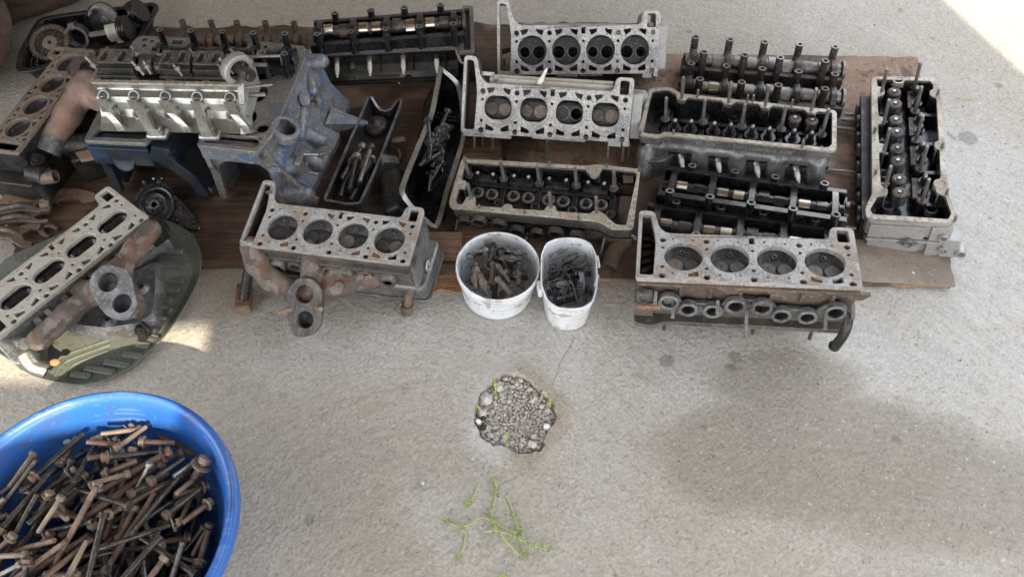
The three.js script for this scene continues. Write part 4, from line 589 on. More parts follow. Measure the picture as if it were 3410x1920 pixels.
// ---------------------------------------------------------------- camshaft carriers
function camHousing(o) { // posts at o.front / o.back (x in mm), o.hf / o.hb heights, o.w spacing across
  const t = thing('camshaft_carrier', o.label, 'camshaft carrier', o.pose, 'camshaft carriers with their shafts');
  const w2 = o.w / 2, x0 = o.x0 ?? -26, x1 = o.x1 ?? 406, bm = o.mat, ry = o.rail ?? 40, ca = o.axis ?? 46;
  const tr = new B();
  tr.box(x1 - x0, ry, 9, (x0 + x1) / 2, ry / 2, w2 - 8); tr.box(x1 - x0, ry + (o.backUp || 0), 9, (x0 + x1) / 2, (ry + (o.backUp || 0)) / 2, -w2 + 8); tr.box(x1 - x0, 8, o.w - 20, (x0 + x1) / 2, 4, 0);
  tr.box(x1 - x0, 6, 18, (x0 + x1) / 2, ry - 2, w2 - 4); tr.box(x1 - x0, 6, 14, (x0 + x1) / 2, ry + (o.backUp || 0) - 2, -w2 + 4);
  for (const x of [x0, x1]) tr.box(8, ry * .8, o.w - 18, x, ry * .4, 0);
  tr.build('trough', bm, t);
  (o.bridges || [0, 95, 190, 285, 380]).forEach((x, i) => { const s = rp([[-w2 + 6, 0], [w2 - 6, 0], [w2 - 6, ry], [24, ca + 24, 14], [-24, ca + 24, 14], [-w2 + 6, ry]], 6); s.holes.push(circ(0, ca, 23)); const b = new B(); b.panel(s, 16, x - 8, 0, 0, 0, Math.PI / 2, 0, 1.2, 14); b.build('bearing_bridge', bm, t); });
  const post = (x, z, h) => { const b = new B(); b.lathe([[12, 0], [10.5, 8], [10, h - 4], [11.5, h], [11, h + 1], [6, h + 1], [5.6, h - 4], [5.6, h - 46], [0, h - 46]], x, 0, z, 16); if (o.rib) b.box(5, h * .8, 22, x, h * .4, z > 0 ? z - 10 : z + 10); const p = b.build('bolt_post', bm, t); const r = new B(); r.lathe([[10.6, h + 1], [10.2, h + 1.6], [6.4, h + 1.6], [6.2, h + 1]], x, 0, z, 16); r.build('post_rim', o.rimMat || M.castGrey, p); };
  o.front.forEach(x => post(x, w2, o.hf)); o.back.forEach(x => post(x, -w2, o.hb));
  const c = new B(); c.cyl(16, 16, x1 - x0 - 10, (x0 + x1) / 2, ca, 0, 18, 0, 0, Math.PI / 2); for (const x of [0, 95, 190, 285, 380]) c.cyl(21, 21, 20, x, ca, 0, 22, 0, 0, Math.PI / 2); c.cyl(26, 26, 8, x1 + 2, ca, 0, 22, 0, 0, Math.PI / 2); const cs = c.build('camshaft', o.shaft || M.ironWorn, t);
  const ang = [0.3, 2.4, 3.9, 1.2, 5.2, 2.0, 4.6, .9];
  [24, 66, 122, 160, 218, 256, 312, 352].forEach((x, i) => { const s = new THREE.Shape(), a = ang[i] + (o.turn || 0); s.absarc(0, 0, 18, Math.PI * .12, Math.PI * .88, true); s.quadraticCurveTo(-15, 14, -6, 22.5); s.quadraticCurveTo(0, 25, 6, 22.5); s.quadraticCurveTo(15, 14, 16.8, 6.6); const b = new B(); b.panel(s, 26, x - 13, ca, 0, 0, Math.PI / 2, 0, .6, 12); const q = new B(); q.add(b.g[0], 0, -ca, 0); const r = new B(); r.add(q.g[0], 0, ca, 0, 0, 0, 0); const g = r.g[0]; g.translate(0, -ca, 0); g.rotateX(a); g.translate(0, ca, 0); r.build('cam_lobe', (o.shiny ? o.shiny.includes(i) : i % 2 === 0) ? M.polished : (o.shaft || M.ironWorn), cs); });
  return t;
}
const S5 = [0, 95, 190, 285, 380];
// K + J: back head lying plug side to the viewer with a carrier resting on it
camHousing({ pose: { pos: [-.532, .134, -1.953], yaw: 2.4, tilt: -8.2, roll: 3.1, s: .984 }, front: S5, back: [38, 142, 238, 342], hf: 66, hb: 66, w: 110, rail: 34, axis: 40, backUp: 12, mat: M.oil, shiny: [0, 2, 3, 5, 6], label: 'oily black camshaft carrier resting on the back head with spark plugs' });
camHousing({ pose: { pos: [.525, .031, -1.956], yaw: -9, tilt: -7.9, roll: 1.9, s: 1.03 }, front: [24, 133, 228, 347], back: S5, hf: 90, hb: 90, w: 75, rail: 36, axis: 42, mat: M.ironWorn, shaft: M.steelDull, shiny: [], rib: true, label: 'dusty black camshaft carrier at the back right, farthest from the viewer' });
camHousing({ pose: { pos: [.498, .031, -1.842], yaw: -8.9, tilt: -8.8, roll: 1.7, s: 1.035 }, front: [24, 133, 228, 347], back: S5, hf: 90, hb: 90, w: 75, rail: 36, axis: 42, mat: M.oilDry, shaft: M.steelDull, shiny: [1], rib: true, rimMat: M.castBrown, label: 'cobwebbed camshaft carrier with rusty post tops behind the head with spark plugs' });
camHousing({ pose: { pos: [.413, .032, -1.462], yaw: -16.8, tilt: -11.9, roll: 5.3, s: 1.044 }, front: S5, back: [38, 142, 238, 352], hf: 70, hb: 70, w: 120, rail: 58, axis: 38, mat: M.oil, shaft: M.oil, shiny: [0, 2, 3, 6], label: 'shiny oily camshaft carrier in front of the head with spark plugs' });
camHousing({ pose: { pos: [.357, .033, -1.335], yaw: -15.1, tilt: -14, roll: 4.9, s: 1.069 }, front: S5, back: [38, 142, 238, 352], hf: 70, hb: 70, w: 120, rail: 56, axis: 38, mat: M.oilDry, shaft: M.ironWorn, shiny: [0, 2, 3, 6], label: 'dusty camshaft carrier tucked behind the head in the right foreground' });
camHousing({ pose: { pos: [-.972, .036, -2.046], yaw: -1.3, tilt: -4, s: .891 }, front: [40, 140, 236, 330], back: [0, 95, 180, 275, 370], hf: 60, hb: 90, w: 75, rail: 36, axis: 42, mat: M.castBrown, shaft: M.castBrown, shiny: [], rimMat: M.castBrown, label: 'rusty brown camshaft carrier at the back behind the bright head' });
camHousing({ pose: { pos: [-.90, .243, -1.745], yaw: -2.6, tilt: -4, s: .846 }, front: [330, 395], back: S5, hf: 80, hb: 90, w: 84, rail: 30, axis: 40, mat: M.oil, shaft: M.oil, shiny: [6], label: 'oily camshaft carrier lying on the blue blocks behind the bright head' });
{ // K
  const t = thing('cylinder_head', 'grimy cylinder head with white spark plugs lying plug side forward in the back row', 'cylinder head', { pos: [-.532, .130, -1.984], yaw: 3, roll: 1, s: 1 }, 'cylinder heads laid out on the boards');
  const s = rp([[-26, -62, 8], [372, -62, 8], [376, -86, 8], [424, -86, 8], [424, 120, 10], [392, 120, 8], [392, 60], [-20, 60]], 6); s.holes.push(hole([[392, -76], [412, -76], [412, 108], [396, 108]], 4));
  [20, 112, 205, 300].forEach(x => { s.holes.push(circ(x + 20, 0, 40)); });
  [[2], [54], [100], [146], [196], [246], [296], [342]].forEach(([x]) => s.holes.push(hole([[x - 10, -50], [x + 10, -46], [x + 12, -54], [x - 10, -56]], 2)));
  const p = new B(); p.plate(s, 12, -12, .9); p.build('gasket_face', M.deck, t);
  for (const x of [2, 54, 100, 146, 196, 246, 296, 342]) { const d = new B(); d.box(22, 3, 12, x, -9, 51); d.build('rust_deposit', M.rust, t); }
  const b = new B(); b.prism([[-56, -14], [-56, -118], [66, -118], [70, -96], [62, -80], [46, -62], [44, -36], [56, -14]], -24, 372); b.box(40, 104, 190, 404, -64, -16); b.box(390, 14, 16, 172, -108, 66); for (const x of [56, 150, 244, 338]) b.box(4, 60, 16, x, -56, 54, 0, .1); b.box(14, 14, 14, 226, -96, 72, .78); b.build('casting', M.oilDry, t);
  const r = new B(); r.tube([[-26, -8, 60], [-30, -20, 62], [-42, -24, 64]], 4, 10, 8); r.tube([[372, -8, 62], [376, -26, 68], [384, -44, 76], [404, -48, 78]], 5, 12, 8); r.build('edge_lip', M.rim, t);
  [[26, 0], [120, 0], [216, 0], [312, 1]].forEach(([x, k]) => { const q = new B(); q.lathe([[10, -8], [10, 4], [8, 6], [8, 10], [6, 11]], x, -44, 46, 14, 2.0); const n = q.build('spark_plug', k ? M.oilDry : M.steel, t); const i = new B(); i.lathe([[7, 8], [7, 30], [5.6, 32], [5.2, 40], [3, 42], [3, 50], [0, 50]], x, -44, 46, 14, 2.0); i.build('insulator', M.porcelain, n); });
  const sn = new B(); sn.lathe([[0, 12], [5, 12], [7, 8], [9, 8], [9, -4]], 68, -60, 50, 8, 1.6); sn.build('temperature_sender', M.castBrown, t);
  tx('000 2 0010000', 8, 128, -92, 69, 'cast_lettering', M.cast, t);
}

// ---------------------------------------------------------------- engine blocks
function engineBlock(o) {
  const t = thing('engine_block', o.label, 'engine block', o.pose, 'worn blue engine blocks');
  const top = 240, zn = 205, zf = -215;
  // deck plate
  const d = rp([[-90, -zn, 8], [74, -zn, 8], [92, -zn + 60, 10], [90, 160], [74, 215, 10], [-76, 215, 10], [-90, 190]], 8);
  d.holes.push(hole([[-76, -zn + 14], [60, -zn + 14], [70, -zn + 26], [56, -zn + 52], [-64, -zn + 46]], 6));
  for (const z of [90, -4, -98]) d.holes.push(circ(-6, -z, 37)); d.holes.push(circ(58, -118, 17), circ(14, -150, 5), circ(-40, -148, 5), circ(34, -142, 4), circ(64, -zn + 50, 4), circ(-70, 150, 6), circ(60, 168, 6));
  d.holes.push(hole([[20, 184], [52, 184], [54, 204], [22, 204]], 4), circ(-60, 198, 8), circ(-36, 194, 6), circ(-52, 174, 7));
  const p = new B(); p.plate(d, 12, top - 12, 1); p.build('deck', M.deck, t);
  for (const z of [90, -4, -98]) { const c = new B(); c.lathe([[37, 0], [37, -110]], -6, top - 2, z, 32); c.build('cylinder_bore', M.steelDull, t); }
  // side walls, built as thick shells round a hollow crankcase
  const fl = o.flare;
  const side = new B();
  const ring = (pts, z) => pts.map(q => [q[0], q[1], z]);
  const rs = [[86, 229], [92, 205], [108, 180], [118, 150], [126, 110], [fl * .86, 78], [fl, 44], [fl, 18], [fl - 14, 18], [fl - 14, 40], [fl * .8, 70], [108, 108], [100, 150], [90, 178], [76, 200], [72, 229]];
  const g = loft([ring(rs, zf), ring(rs.map(q => [q[0] * 1.0, q[1]]), -120), ring(rs.map((q, i) => [q[0] + (i > 2 && i < 12 ? 8 : 0), q[1]]), -60), ring(rs, 20), ring(rs.map((q, i) => [q[0] - (i > 2 && i < 12 ? 6 : 0), q[1]]), 90), ring(rs.map((q, i) => [q[0] - (i > 3 && i < 12 ? 14 : 0), q[1]]), 175)], true, true); smoothGeo(g, 32); side.add(g);
  side.build('right_wall', o.paint, t);
  const lw = new B(); lw.prism([[zf, 18], [zf, 229], [zn - 8, 229], [zn - 8, 150], [150, 18]], -88, -74); lw.build('left_wall', o.paint, t);
  const fw = new B(); fw.box(150, 190, 12, 10, 124, zf + 6); fw.build('far_wall', o.paint, t);
  // near end: arched chain case opening
  const fs = rp([[-90, 226], [84, 226], [100, 170], [fl - 26, 92], [fl - 8, 20, 4], [fl - 40, 16], [fl - 52, 70], [84, 130, 16], [48, 168, 20], [-30, 172, 20], [-70, 140, 16], [-74, 16], [-96, 16], [-96, 120]], 10);
  const fr = new B(); fr.panel(fs, 16, 0, 0, zn - 30, -.06); fr.build('front_flange', o.front || M.deck, t);
  const bk = new B(); bk.box(170, 190, 8, 14, 110, zn - 120); bk.cyl(16, 16, 10, -30, 70, zn - 112, 16, Math.PI / 2); bk.cyl(22, 22, 12, 60, 110, zn - 112, 18, Math.PI / 2); bk.build('chain_case_wall', M.oilDry, t);
  const nt = new B(); nt.box(156, 40, 10, -10, 208, zn - 8); nt.build('slot_wall', o.paint, t);
  return t;
}
// Q: right-hand block, pale blue-grey
{
  const t = engineBlock({ pose: { pos: [-.645, .018, -1.63], yaw: -8.7, s: .93 }, paint: M.blue, flare: 172, label: 'pale blue engine block with a large round hole in its shoulder' });
  const n = new B(); n.lathe([[27, -14], [27, 14], [28, 16], [38, 16], [40, 10], [42, -10]], 106, 216, 96, 30, 0, 0, -.42); n.build('distributor_mount', M.blue, t);
  const nd = new B(); nd.lathe([[0, -13], [27, -13], [27, 10]], 106, 216, 96, 28, 0, 0, -.42); nd.build('mount_bore', M.oilDry, t);
  const cp = new B(); cp.lathe([[0, 0], [14, 0], [16, 3], [18, 3], [20, 0]], 112, 190, -50, 24, 0, 0, -.95); cp.build('core_plug', M.blue, t);
  const c2 = new B(); c2.lathe([[0, 2], [6, 2], [7, 5], [11, 5], [12, 0]], 128, 150, -96, 18, 0, 0, -1.1); c2.build('oil_sender', M.deck, t);
  const tp = new B(); tp.rod([118, 168, -70], [142, 182, -64], 4, 8); tp.rod([134, 168, -72], [146, 174, -60], 6, 6); tp.build('drain_tap', M.cast, t);
  const bl = new B(); bl.add(blended([[[84, 202, -190, 19], [122, 206, -196, 16]], [[112, 120, 10, 18], [158, 98, 6, 14]], [[118, 98, 70, 22], [160, 68, 70, 18]], [[108, 132, 150, 22], [130, 130, 138, 19]], [[110, 72, 172, 22], [152, 54, 178, 25]], [[90, 186, -150, 13], [112, 172, -110, 15]], [[108, 168, -30, 12], [118, 150, 40, 13]], [[98, 70, 180, 14], [92, 150, 180, 14]]], 10, 110)); bl.build('cast_boss', M.blue, t);
  const pf = new B(); const pfs = rp([[-30, 26], [30, 26], [30, -26], [-30, -26]], 10); pfs.holes.push(circ(2, 0, 15)); pf.panel(pfs, 16, 138, 134, 128, 0, Math.PI / 2, 0); pf.build('pump_flange', M.deck, t); 
  for (const [a, b] of [[[150, 156, 118], [196, 160, 116]], [[150, 108, 138], [192, 108, 140]], [[140, 126, 94], [192, 128, 84]], [[150, 96, 60], [184, 96, 50]]]) { const s = new B(); s.rod(a, b, 4.4, 10); s.build('stud', M.steel, t); }
  const sp = new B(); sp.rod([158, 52, 178], [190, 46, 184], 11, 14); sp.build('spigot', M.deck, t);
  const wg = new B(); wg.add(smoothGeo(loft([[[150, 96, -60], [152, 60, -60], [150, 40, -130], [150, 96, -130]], [[250, 46, -128], [250, 40, -128], [248, 38, -140], [248, 44, -140]]], true, true), 20)); wg.build('mounting_wing', M.blue, t);
}
// S: left-hand block, dark and oily
{
  const t = engineBlock({ pose: { pos: [-.935, .018, -1.655], yaw: -4, s: .93 }, paint: M.blueDark, front: M.blueDark, flare: 182, label: 'dark oily blue engine block under the left end of the bright head' });
  const b = new B(); b.cyl(20, 22, 20, 104, 190, 166, 20, 0, 0, -1.1); b.box(44, 50, 40, 88, 196, 184, .3, 0, -.5); b.box(160, 60, 10, -8, 190, 206); b.lathe([[0, 0], [22, 0], [26, 3], [28, 0]], -6, 172, 212, 24, Math.PI / 2 - .3); b.build('cast_boss', M.blueDark, t);
  const e = new B(); e.lathe([[5, 6], [10, 6], [11, 0]], 166, 26, 168, 16, 1.2); e.build('bolt_eye', M.deck, t);
}
// L: bright head lying across the two blocks
{
  const t = thing('cylinder_head', 'bright bare aluminium cylinder head with rocker gear on top of the blue blocks', 'cylinder head', { pos: [-.825, .336, -1.567], yaw: -1.6, s: 1 }, 'cylinder heads laid out on the boards');
  const b = new B(); b.prism([[-98, -92], [74, -92], [79, -85], [62, -78], [46, -70], [36, -54], [32, -36], [26, -24], [8, -18], [2, -8], [0, -40], [-96, -40]], -168, 172); b.build('casting', M.bright, t);
  const wl = new B(); const ws = rp([[-178, -6, 8], [180, -6, 8], [180, 100, 10], [-178, 100, 10]], 10); ws.holes.push(hole([[-168, 6], [168, 6], [168, 90], [-168, 90]], 8)); wl.plate(ws, 36, -38, 1.5); wl.build('rim_wall', M.bright, t);
  const fl = new B(); fl.box(336, 4, 86, 0, -36, -48); fl.build('valve_deck', M.oil, t);
  const lip = new B(); const ls = rp([[-180, -8, 8], [182, -8, 8], [182, 102, 10], [-180, 102, 10]], 10); ls.holes.push(hole([[-170, 4], [170, 4], [170, 92], [-170, 92]], 8)); lip.plate(ls, 5, -2, 1); lip.build('sealing_rim', M.rim, t);
  for (const x of [-165, -75, 10, 95, 160]) { const g = new B(); g.box(16, 3, 12, x, 3, -8, .1); g.build('gasket_tab', M.castBrown, t); }
  // slanted buttresses with bolt eyes
  [-151, -78, -2, 74, 153].forEach((x, k) => {
    const q = new B(); q.lathe([[9, -16], [9, 0], [12, 2], [15, 0], [16, -20]], x, -22, 24, 18, .75); q.build('bolt_eye', M.bright, t); const dk = new B(); dk.cyl(8, 8, 1, x, -23, 23, 16, .75); dk.build('bolt_hole_shade', M.oilDry, t);  // dark disc painted in place of the shade inside the bolt eye
    const long = k === 1 || k === 3, dx = [38, 54, 50, 28, 40][k], zb = long ? 92 : 74, yb = -84;
    const c = (x, y, z, w, h) => [[x - w * .7, y + h, z + 6], [x + w * .7, y + h * .9, z + 4], [x + w * 1.25, y - h, z - 14], [x - w * 1.25, y - h, z - 10]];
    const r = new B(); r.add(smoothGeo(loft([c(x, -32, 38, 15, 16), c(x + dx * .4, -52, 62, 13, 18), c(x + dx * .85, yb + 8, zb - 2, long ? 17 : 12, 16), c(x + dx, yb - 4, zb + 2, long ? 20 : 12, 6)], true, true), 30)); const rb = r.build('buttress', M.bright, t);
    if (long) { const f = new B(); f.add(new RoundedBoxGeometry(52, 18, 34, 3, 8), x + dx * .98, -86, 84); f.add(new RoundedBoxGeometry(20, 22, 22, 3, 8), x + dx * .98 + 2, -76, 82); f.build('foot', M.bright, t); }
    const w = new B(); w.box(3, 22, 30, x + 26, -60, 46, 0, .8, .3); w.build('web', M.bright, t);
  });
  [-78, -2, 71, 149].forEach(x => { const q = new B(); q.lathe([[10.5, 1], [12.5, 1.6], [16, -8]], x, -62, 44, 20, 1.0); const e = q.build('plug_well', M.bright, t); const d = new B(); d.cyl(10.4, 10.4, 1.5, x, -62, 44, 20, 1.0); d.lathe([[7, 1], [5, 2], [4, 1]], x, -61.5, 44.8, 14, 1.0); d.build('plug_hole', M.oil, e); });
  tx('CDE', 7, -150, -16, 5.6, 'cast_lettering', M.endCast, t, -.2); tx('CDE/\\AHO B CCCP', 7, -62, -16, 5.6, 'cast_lettering', M.endCast, t, -.2);
  // end plate, seal ring and studs
  const en = new B(); en.prism([[-100, 2], [0, 2], [30, -30], [78, -88], [60, -92], [-96, -92]], 173, 187);
  en.box(14, 34, 30, 184, -50, 24); en.cyl(12, 12, 14, 190, -72, 50, 14, 0, 0, Math.PI / 2); en.build('end_plate', M.endCast, t);
  const rg = new B(); rg.lathe([[25, -9], [25, 9], [27, 11], [37, 11], [39, 8], [39, -11], [27, -11]], 172, 24, -26, 34, 0, -.75, -Math.PI / 2); rg.build('seal_ring', M.endCast, t);
  const hb = new B(); hb.rod([150, 22, -46], [200, 24, -8], 12, 18); hb.rod([196, 24, -11], [208, 24, -2], 16, 20); hb.rod([208, 24, -2], [214, 24, 2], 12, 20); hb.build('camshaft_nose', M.ironWorn, t);
  const sf = new B(); sf.rod([-176, 4, -52], [160, 6, -50], 13, 16); sf.cyl(25, 25, 30, -50, 10, -52, 24, 0, 0, Math.PI / 2); sf.cyl(20, 20, 16, -24, 8, -50, 24, 0, 0, Math.PI / 2); for (const x of [-150, -100, 30, 60, 110]) sf.cyl(20, 20, 14, x, 4, -48, 20, 0, 0, Math.PI / 2); sf.build('rocker_shaft', M.ironWorn, t);
  [[-116, 44], [26, 37], [106, 37]].forEach(([x, hw]) => {
    const s = rp([[-hw, -6], [hw, -6], [hw - 2, 30], [-hw + 8, 30]], 5); s.holes.push(hole([[-hw + 8, 0], [-hw + 22, 0], [-hw + 30, 25], [-hw + 18, 25]], 6), hole([[6, 0], [20, 0], [28, 25], [16, 25]], 6));
    const k = new B(); k.plate(s, 8, 0, 1.2); const gg = k.g[0]; gg.rotateX(.45); gg.translate(x, 34, -30); const kk = k.build('rocker_carrier', M.ironWorn, t);
    const f = new B(); f.box(hw * 2, 24, 10, x, 18, -18, 0, .12); f.box(hw * 2 + 6, 8, 14, x, 8, -14); f.box(hw * 2 - 4, 20, 46, x, 20, -46); f.build('carrier_body', M.oilDry, kk);
  });
  for (const [x, z, a, h] of [[-168, -20, -.5, 40], [-60, -14, -.5, 30], [-40, -20, -.25, 20], [34, -14, -.45, 16], [150, -22, -.55, 44], [140, -16, -.4, 20], [-78, -62, -.3, 34], [-140, -64, -.2, 24], [60, -64, -.3, 24], [164, -60, -.5, 36]]) { const s = new B(); s.add(new THREE.CylinderGeometry(3.4, 3.4, h * .6 + 22, 10), x, 22 + h * .3, z, -.2, 0, -a); s.add(new THREE.CylinderGeometry(7.5, 7.5, 9, 6), x - Math.sin(-a) * -2, 32, z, -.2, 0, -a); s.build('stud', M.steelDull, t); }
  for (const [a, b, r] of [[[186, 26, -66], [268, 28, -70], 3.6], [[186, 8, -60], [232, 8, -60], 5], [[184, -12, 0], [250, -12, -14], 3.4], [[186, -44, -10], [226, -44, -14], 6]]) { const s = new B(); s.rod(a, b, r, 10); s.build('stud', M.steelDull, t); }
}

// ---------------------------------------------------------------- pans and trays
function resample(pts, n) { const c = new THREE.CatmullRomCurve3(pts.map(V3), true, 'catmullrom', .25); return c.getSpacedPoints(n).slice(0, n).map(p => [p.x, p.y, p.z]); }
function panThing(o) {
  const t = thing(o.name, o.label, o.category); let rim = resample(o.rim, 72);
  let ar = 0; for (let i = 0; i < 72; i++) { const a = rim[i], b = rim[(i + 1) % 72]; ar += a[0] * b[2] - b[0] * a[2]; } if (ar < 0) rim = rim.reverse();
  const cx = rim.reduce((s, p) => s + p[0], 0) / 72, cz = rim.reduce((s, p) => s + p[2], 0) / 72;
  const ins = (d, dy, k = 0) => rim.map((p, i) => { const a = rim[(i + 71) % 72], b = rim[(i + 1) % 72]; let nx = b[2] - a[2], nz = -(b[0] - a[0]); const l = Math.hypot(nx, nz); nx /= l; nz /= l; return [p[0] - nx * d, p[1] + dy, p[2] - nz * d]; });
  const drop = (r, off, y, k) => r.map(p => [cx + (p[0] - cx) * k + off[0], typeof y === 'function' ? y(p) : y, cz + (p[2] - cz) * k + off[1]]);
  const f = o.flange ?? .012, off = o.off || [0, 0], kb = o.taper ?? .9;
  const body = new B(); body.add(smoothGeo(loft([drop(ins(f, 0), off, o.bottom, kb), ins(f, -.004), ins(0, -.003), ins(0, 0)], true, false), 40)); const bm = body.buildW('shell', o.outer, t);
  const lip = new B(); lip.add(smoothGeo(loft([ins(0, 0), ins(.001, .0018), ins(f - .001, .0018), ins(f, 0)]), 30)); lip.buildW('rim', o.rimMat, t);
  const inn = new B(); inn.add(smoothGeo(loft([ins(f, 0), drop(ins(f + .003, 0), off, p => (typeof o.bottom === 'function' ? o.bottom(p) : o.bottom) + .004, kb)], false, true), 40)); inn.buildW('inside', o.inner, t);
  t.userData.floorY = undefined; delete t.userData.floorY; return t;
}
// V: deep oil pan tipped towards the right, loose bolts in it
panThing({ name: 'oil_pan', label: 'tipped black oil pan with a bright rim and loose bolts in it', category: 'oil pan', rim: [[-.200, .14, -1.856], [-.205, .15, -1.806], [-.217, .15, -1.661], [-.25, .15, -1.52], [-.277, .15, -1.391], [-.252, .12, -1.362], [-.201, .06, -1.347], [-.183, .06, -1.347], [-.172, .052, -1.407], [-.160, .05, -1.492], [-.126, .05, -1.665], [-.135, .07, -1.80], [-.15, .10, -1.84]], flange: .014, bottom: .026, off: [-.06, -.03], taper: .86, outer: M.oilDry, rimMat: M.bright, inner: M.oil });
{ const b = new B(); b.add(new RoundedBoxGeometry(.07, .05, .16, 4, .024), -.305, .048, -1.47, 0, .2, .5); const p = scene.children.find(o => o.name === 'oil_pan'); b.buildW('sump_bulge', M.oilDry, p); const k = new B(); k.box(.05, .012, .03, -.322, .072, -1.565, .4, 0, -.5, .002); k.buildW('bracket', M.castGrey, p); }
// U: shallow valve cover upside down, bolts inside
panThing({ name: 'valve_cover', label: 'upturned valve cover holding long bolts and an oil filler cap', category: 'valve cover', rim: [[-.481, .07, -1.435], [-.46, .07, -1.54], [-.42, .072, -1.73], [-.404, .075, -1.806], [-.39, .074, -1.806], [-.37, .05, -1.785], [-.345, .05, -1.78], [-.325, .065, -1.80], [-.306, .075, -1.80], [-.304, .074, -1.78], [-.32, .07, -1.70], [-.352, .07, -1.54], [-.381, .07, -1.424], [-.39, .07, -1.415], [-.425, .062, -1.42], [-.455, .066, -1.425], [-.475, .07, -1.424]], flange: .008, bottom: .021, off: [0.004, -.004], taper: .95, outer: M.castGrey, rimMat: M.castGrey, inner: M.oilDry });
{ const t = scene.children.find(o => o.name === 'valve_cover'); const w = new B(); w.lathe([[0, .026], [.008, .026], [.008, .02], [.02, .019], [.03, .017], [.032, .008], [.035, .006], [.035, 0]], -.378, .026, -1.735, 28); w.buildW('filler_baffle', M.ironWorn, t); const s = new B(); s.rod([-.325, .045, -1.66], [-.290, .05, -1.665], .010, 14); s.tube([[-.31, .035, -1.64], [-.302, .03, -1.62], [-.312, .022, -1.605]], .006, 10, 8); s.buildW('breather_spigot', M.castBrown, t); const n = new B(); n.cyl(.009, .009, .012, -.427, .035, -1.70, 6); n.buildW('nut', M.ironWorn, t); const r = new B(); r.lathe([[.006, .004], [.011, .004], [.012, 0]], -.352, .026, -1.655, 18); r.buildW('plug_boss', M.ironWorn, t); }
// T: timing cover / pan in the back left corner with gear, rods and pistons
panThing({ name: 'oil_pan', label: 'black oil pan in the back left corner holding pistons and a timing gear', category: 'oil pan', rim: [[-1.421, .08, -1.916], [-1.435, .08, -1.99], [-1.425, .08, -2.137], [-1.33, .08, -2.17], [-1.20, .08, -2.195], [-1.10, .08, -2.216], [-1.075, .08, -2.19], [-1.085, .08, -2.12], [-1.10, .08, -2.03], [-1.20, .08, -1.985], [-1.30, .08, -1.94], [-1.365, .08, -1.905], [-1.40, .08, -1.90]], flange: .016, bottom: .022, off: [0, 0], taper: .9, outer: M.oilDry, rimMat: M.oilDry, inner: M.oil });
{ // timing gear leaning in that pan
  const t = thing('timing_gear', 'toothed timing gear leaning in the back left oil pan', 'gear', { pos: [-1.358, .078, -2.03], yaw: 12, tilt: 22, roll: 4 });
  const s = new THREE.Shape(), N = 38; for (let i = 0; i < N; i++) { const a = i / N * Math.PI * 2, q = Math.PI * 2 / N; for (const [f, r] of [[0, 54], [.28, 59.5], [.52, 59.5], [.8, 54]]) { const x = Math.cos(a + q * f) * r, y = Math.sin(a + q * f) * r; i === 0 && f === 0 ? s.moveTo(x, y) : s.lineTo(x, y); } } s.closePath(); s.holes.push(circ(0, 0, 46));
  const g = new B(); g.plate(s, 12, -6, .6, 6); g.build('toothed_rim', M.castBrown, t);
  const w = new B(); w.lathe([[6, -5], [6, 2], [22, 2], [24, 0], [47, -1], [47, -5], [6, -5]], 0, 0, 0, 32); for (let k = 0; k < 6; k++) w.box(26, 5, 7, Math.cos(k * 1.047) * 34, 1, Math.sin(k * 1.047) * 34, -k * 1.047); w.build('web', M.ironWorn, t); const h = new B(); h.lathe([[6, 3], [20, 3], [22, 1.5], [22, 0]], 0, 1.5, 0, 28); h.build('hub', M.faceBrown, t);
}
function piston(pose, rod, label, dark) {
  const t = thing('piston', label, 'piston', pose, 'pistons with connecting rods');
  const p = new B(); p.lathe([[0, 28], [34, 28], [36, 26], [36, 22], [34, 21.5], [34, 19], [36, 18.5], [36, 15], [34, 14.5], [34, 12], [36, 11.5], [36, 4], [33, 2]], 0, 0, 0, 32); p.build('crown', dark ? M.oil : M.castGrey, t);
  const sk = new B(); for (const s of [-1, 1]) { const c = new THREE.CylinderGeometry(35.5, 35, 34, 16, 1, true, s > 0 ? -.8 : Math.PI - .8, 1.6); sk.add(c, 0, -12, 0); } sk.lathe([[12, -8], [12, 8], [17, 8], [17, -8]], 26, -8, 0, 18, 0, 0, Math.PI / 2); sk.build('skirt', M.faceClean, t);
  if (rod) { const r = new B(); r.box(16, 96, 10, 0, -62, 0); r.box(8, 96, 16, 0, -62, 0); r.cyl(16, 16, 22, 0, -8, 0, 18, Math.PI / 2); r.build('connecting_rod', M.oil, t); const e = new B(); e.panel(ringShape(37, 28), 24, 0, -138, -12, 0, 0, 0, 1.5, 20); e.box(20, 20, 22, -34, -138, 0); e.box(20, 20, 22, 34, -138, 0); e.build('big_end', M.ironWorn, t); const sh = new B(); sh.lathe([[26, -11], [26, 11], [28, 11], [28, -11]], 0, -138, 0, 30, Math.PI / 2); sh.build('bearing_shell', M.bright, t); }
  return t;
}
piston({ pos: [-1.148, .105, -2.058], yaw: -4, tilt: -20, roll: -78 }, true, 'piston with its connecting rod and big end lying in the back left pan', true);
piston({ pos: [-1.13, .10, -2.135], yaw: 10, tilt: 12, roll: -60 }, false, 'piston with dark crown lying at the right end of the back left pan', true);
{ const t = thing('crankshaft_pulley', 'dark round pulley disc standing in the back left oil pan', 'pulley', { pos: [-1.225, .085, -2.125], tilt: 68, roll: 8 }); const b = new B(); b.lathe([[0, 4], [12, 4], [14, 2], [46, 2], [50, 4], [52, 0], [52, -8], [0, -8]], 0, 0, 0, 36); b.build('disc', M.oil, t); const r = new B(); r.add(new THREE.TorusGeometry(51, 1.4, 6, 40), 0, 1, 0, Math.PI / 2); r.build('edge', M.castGrey, t); }
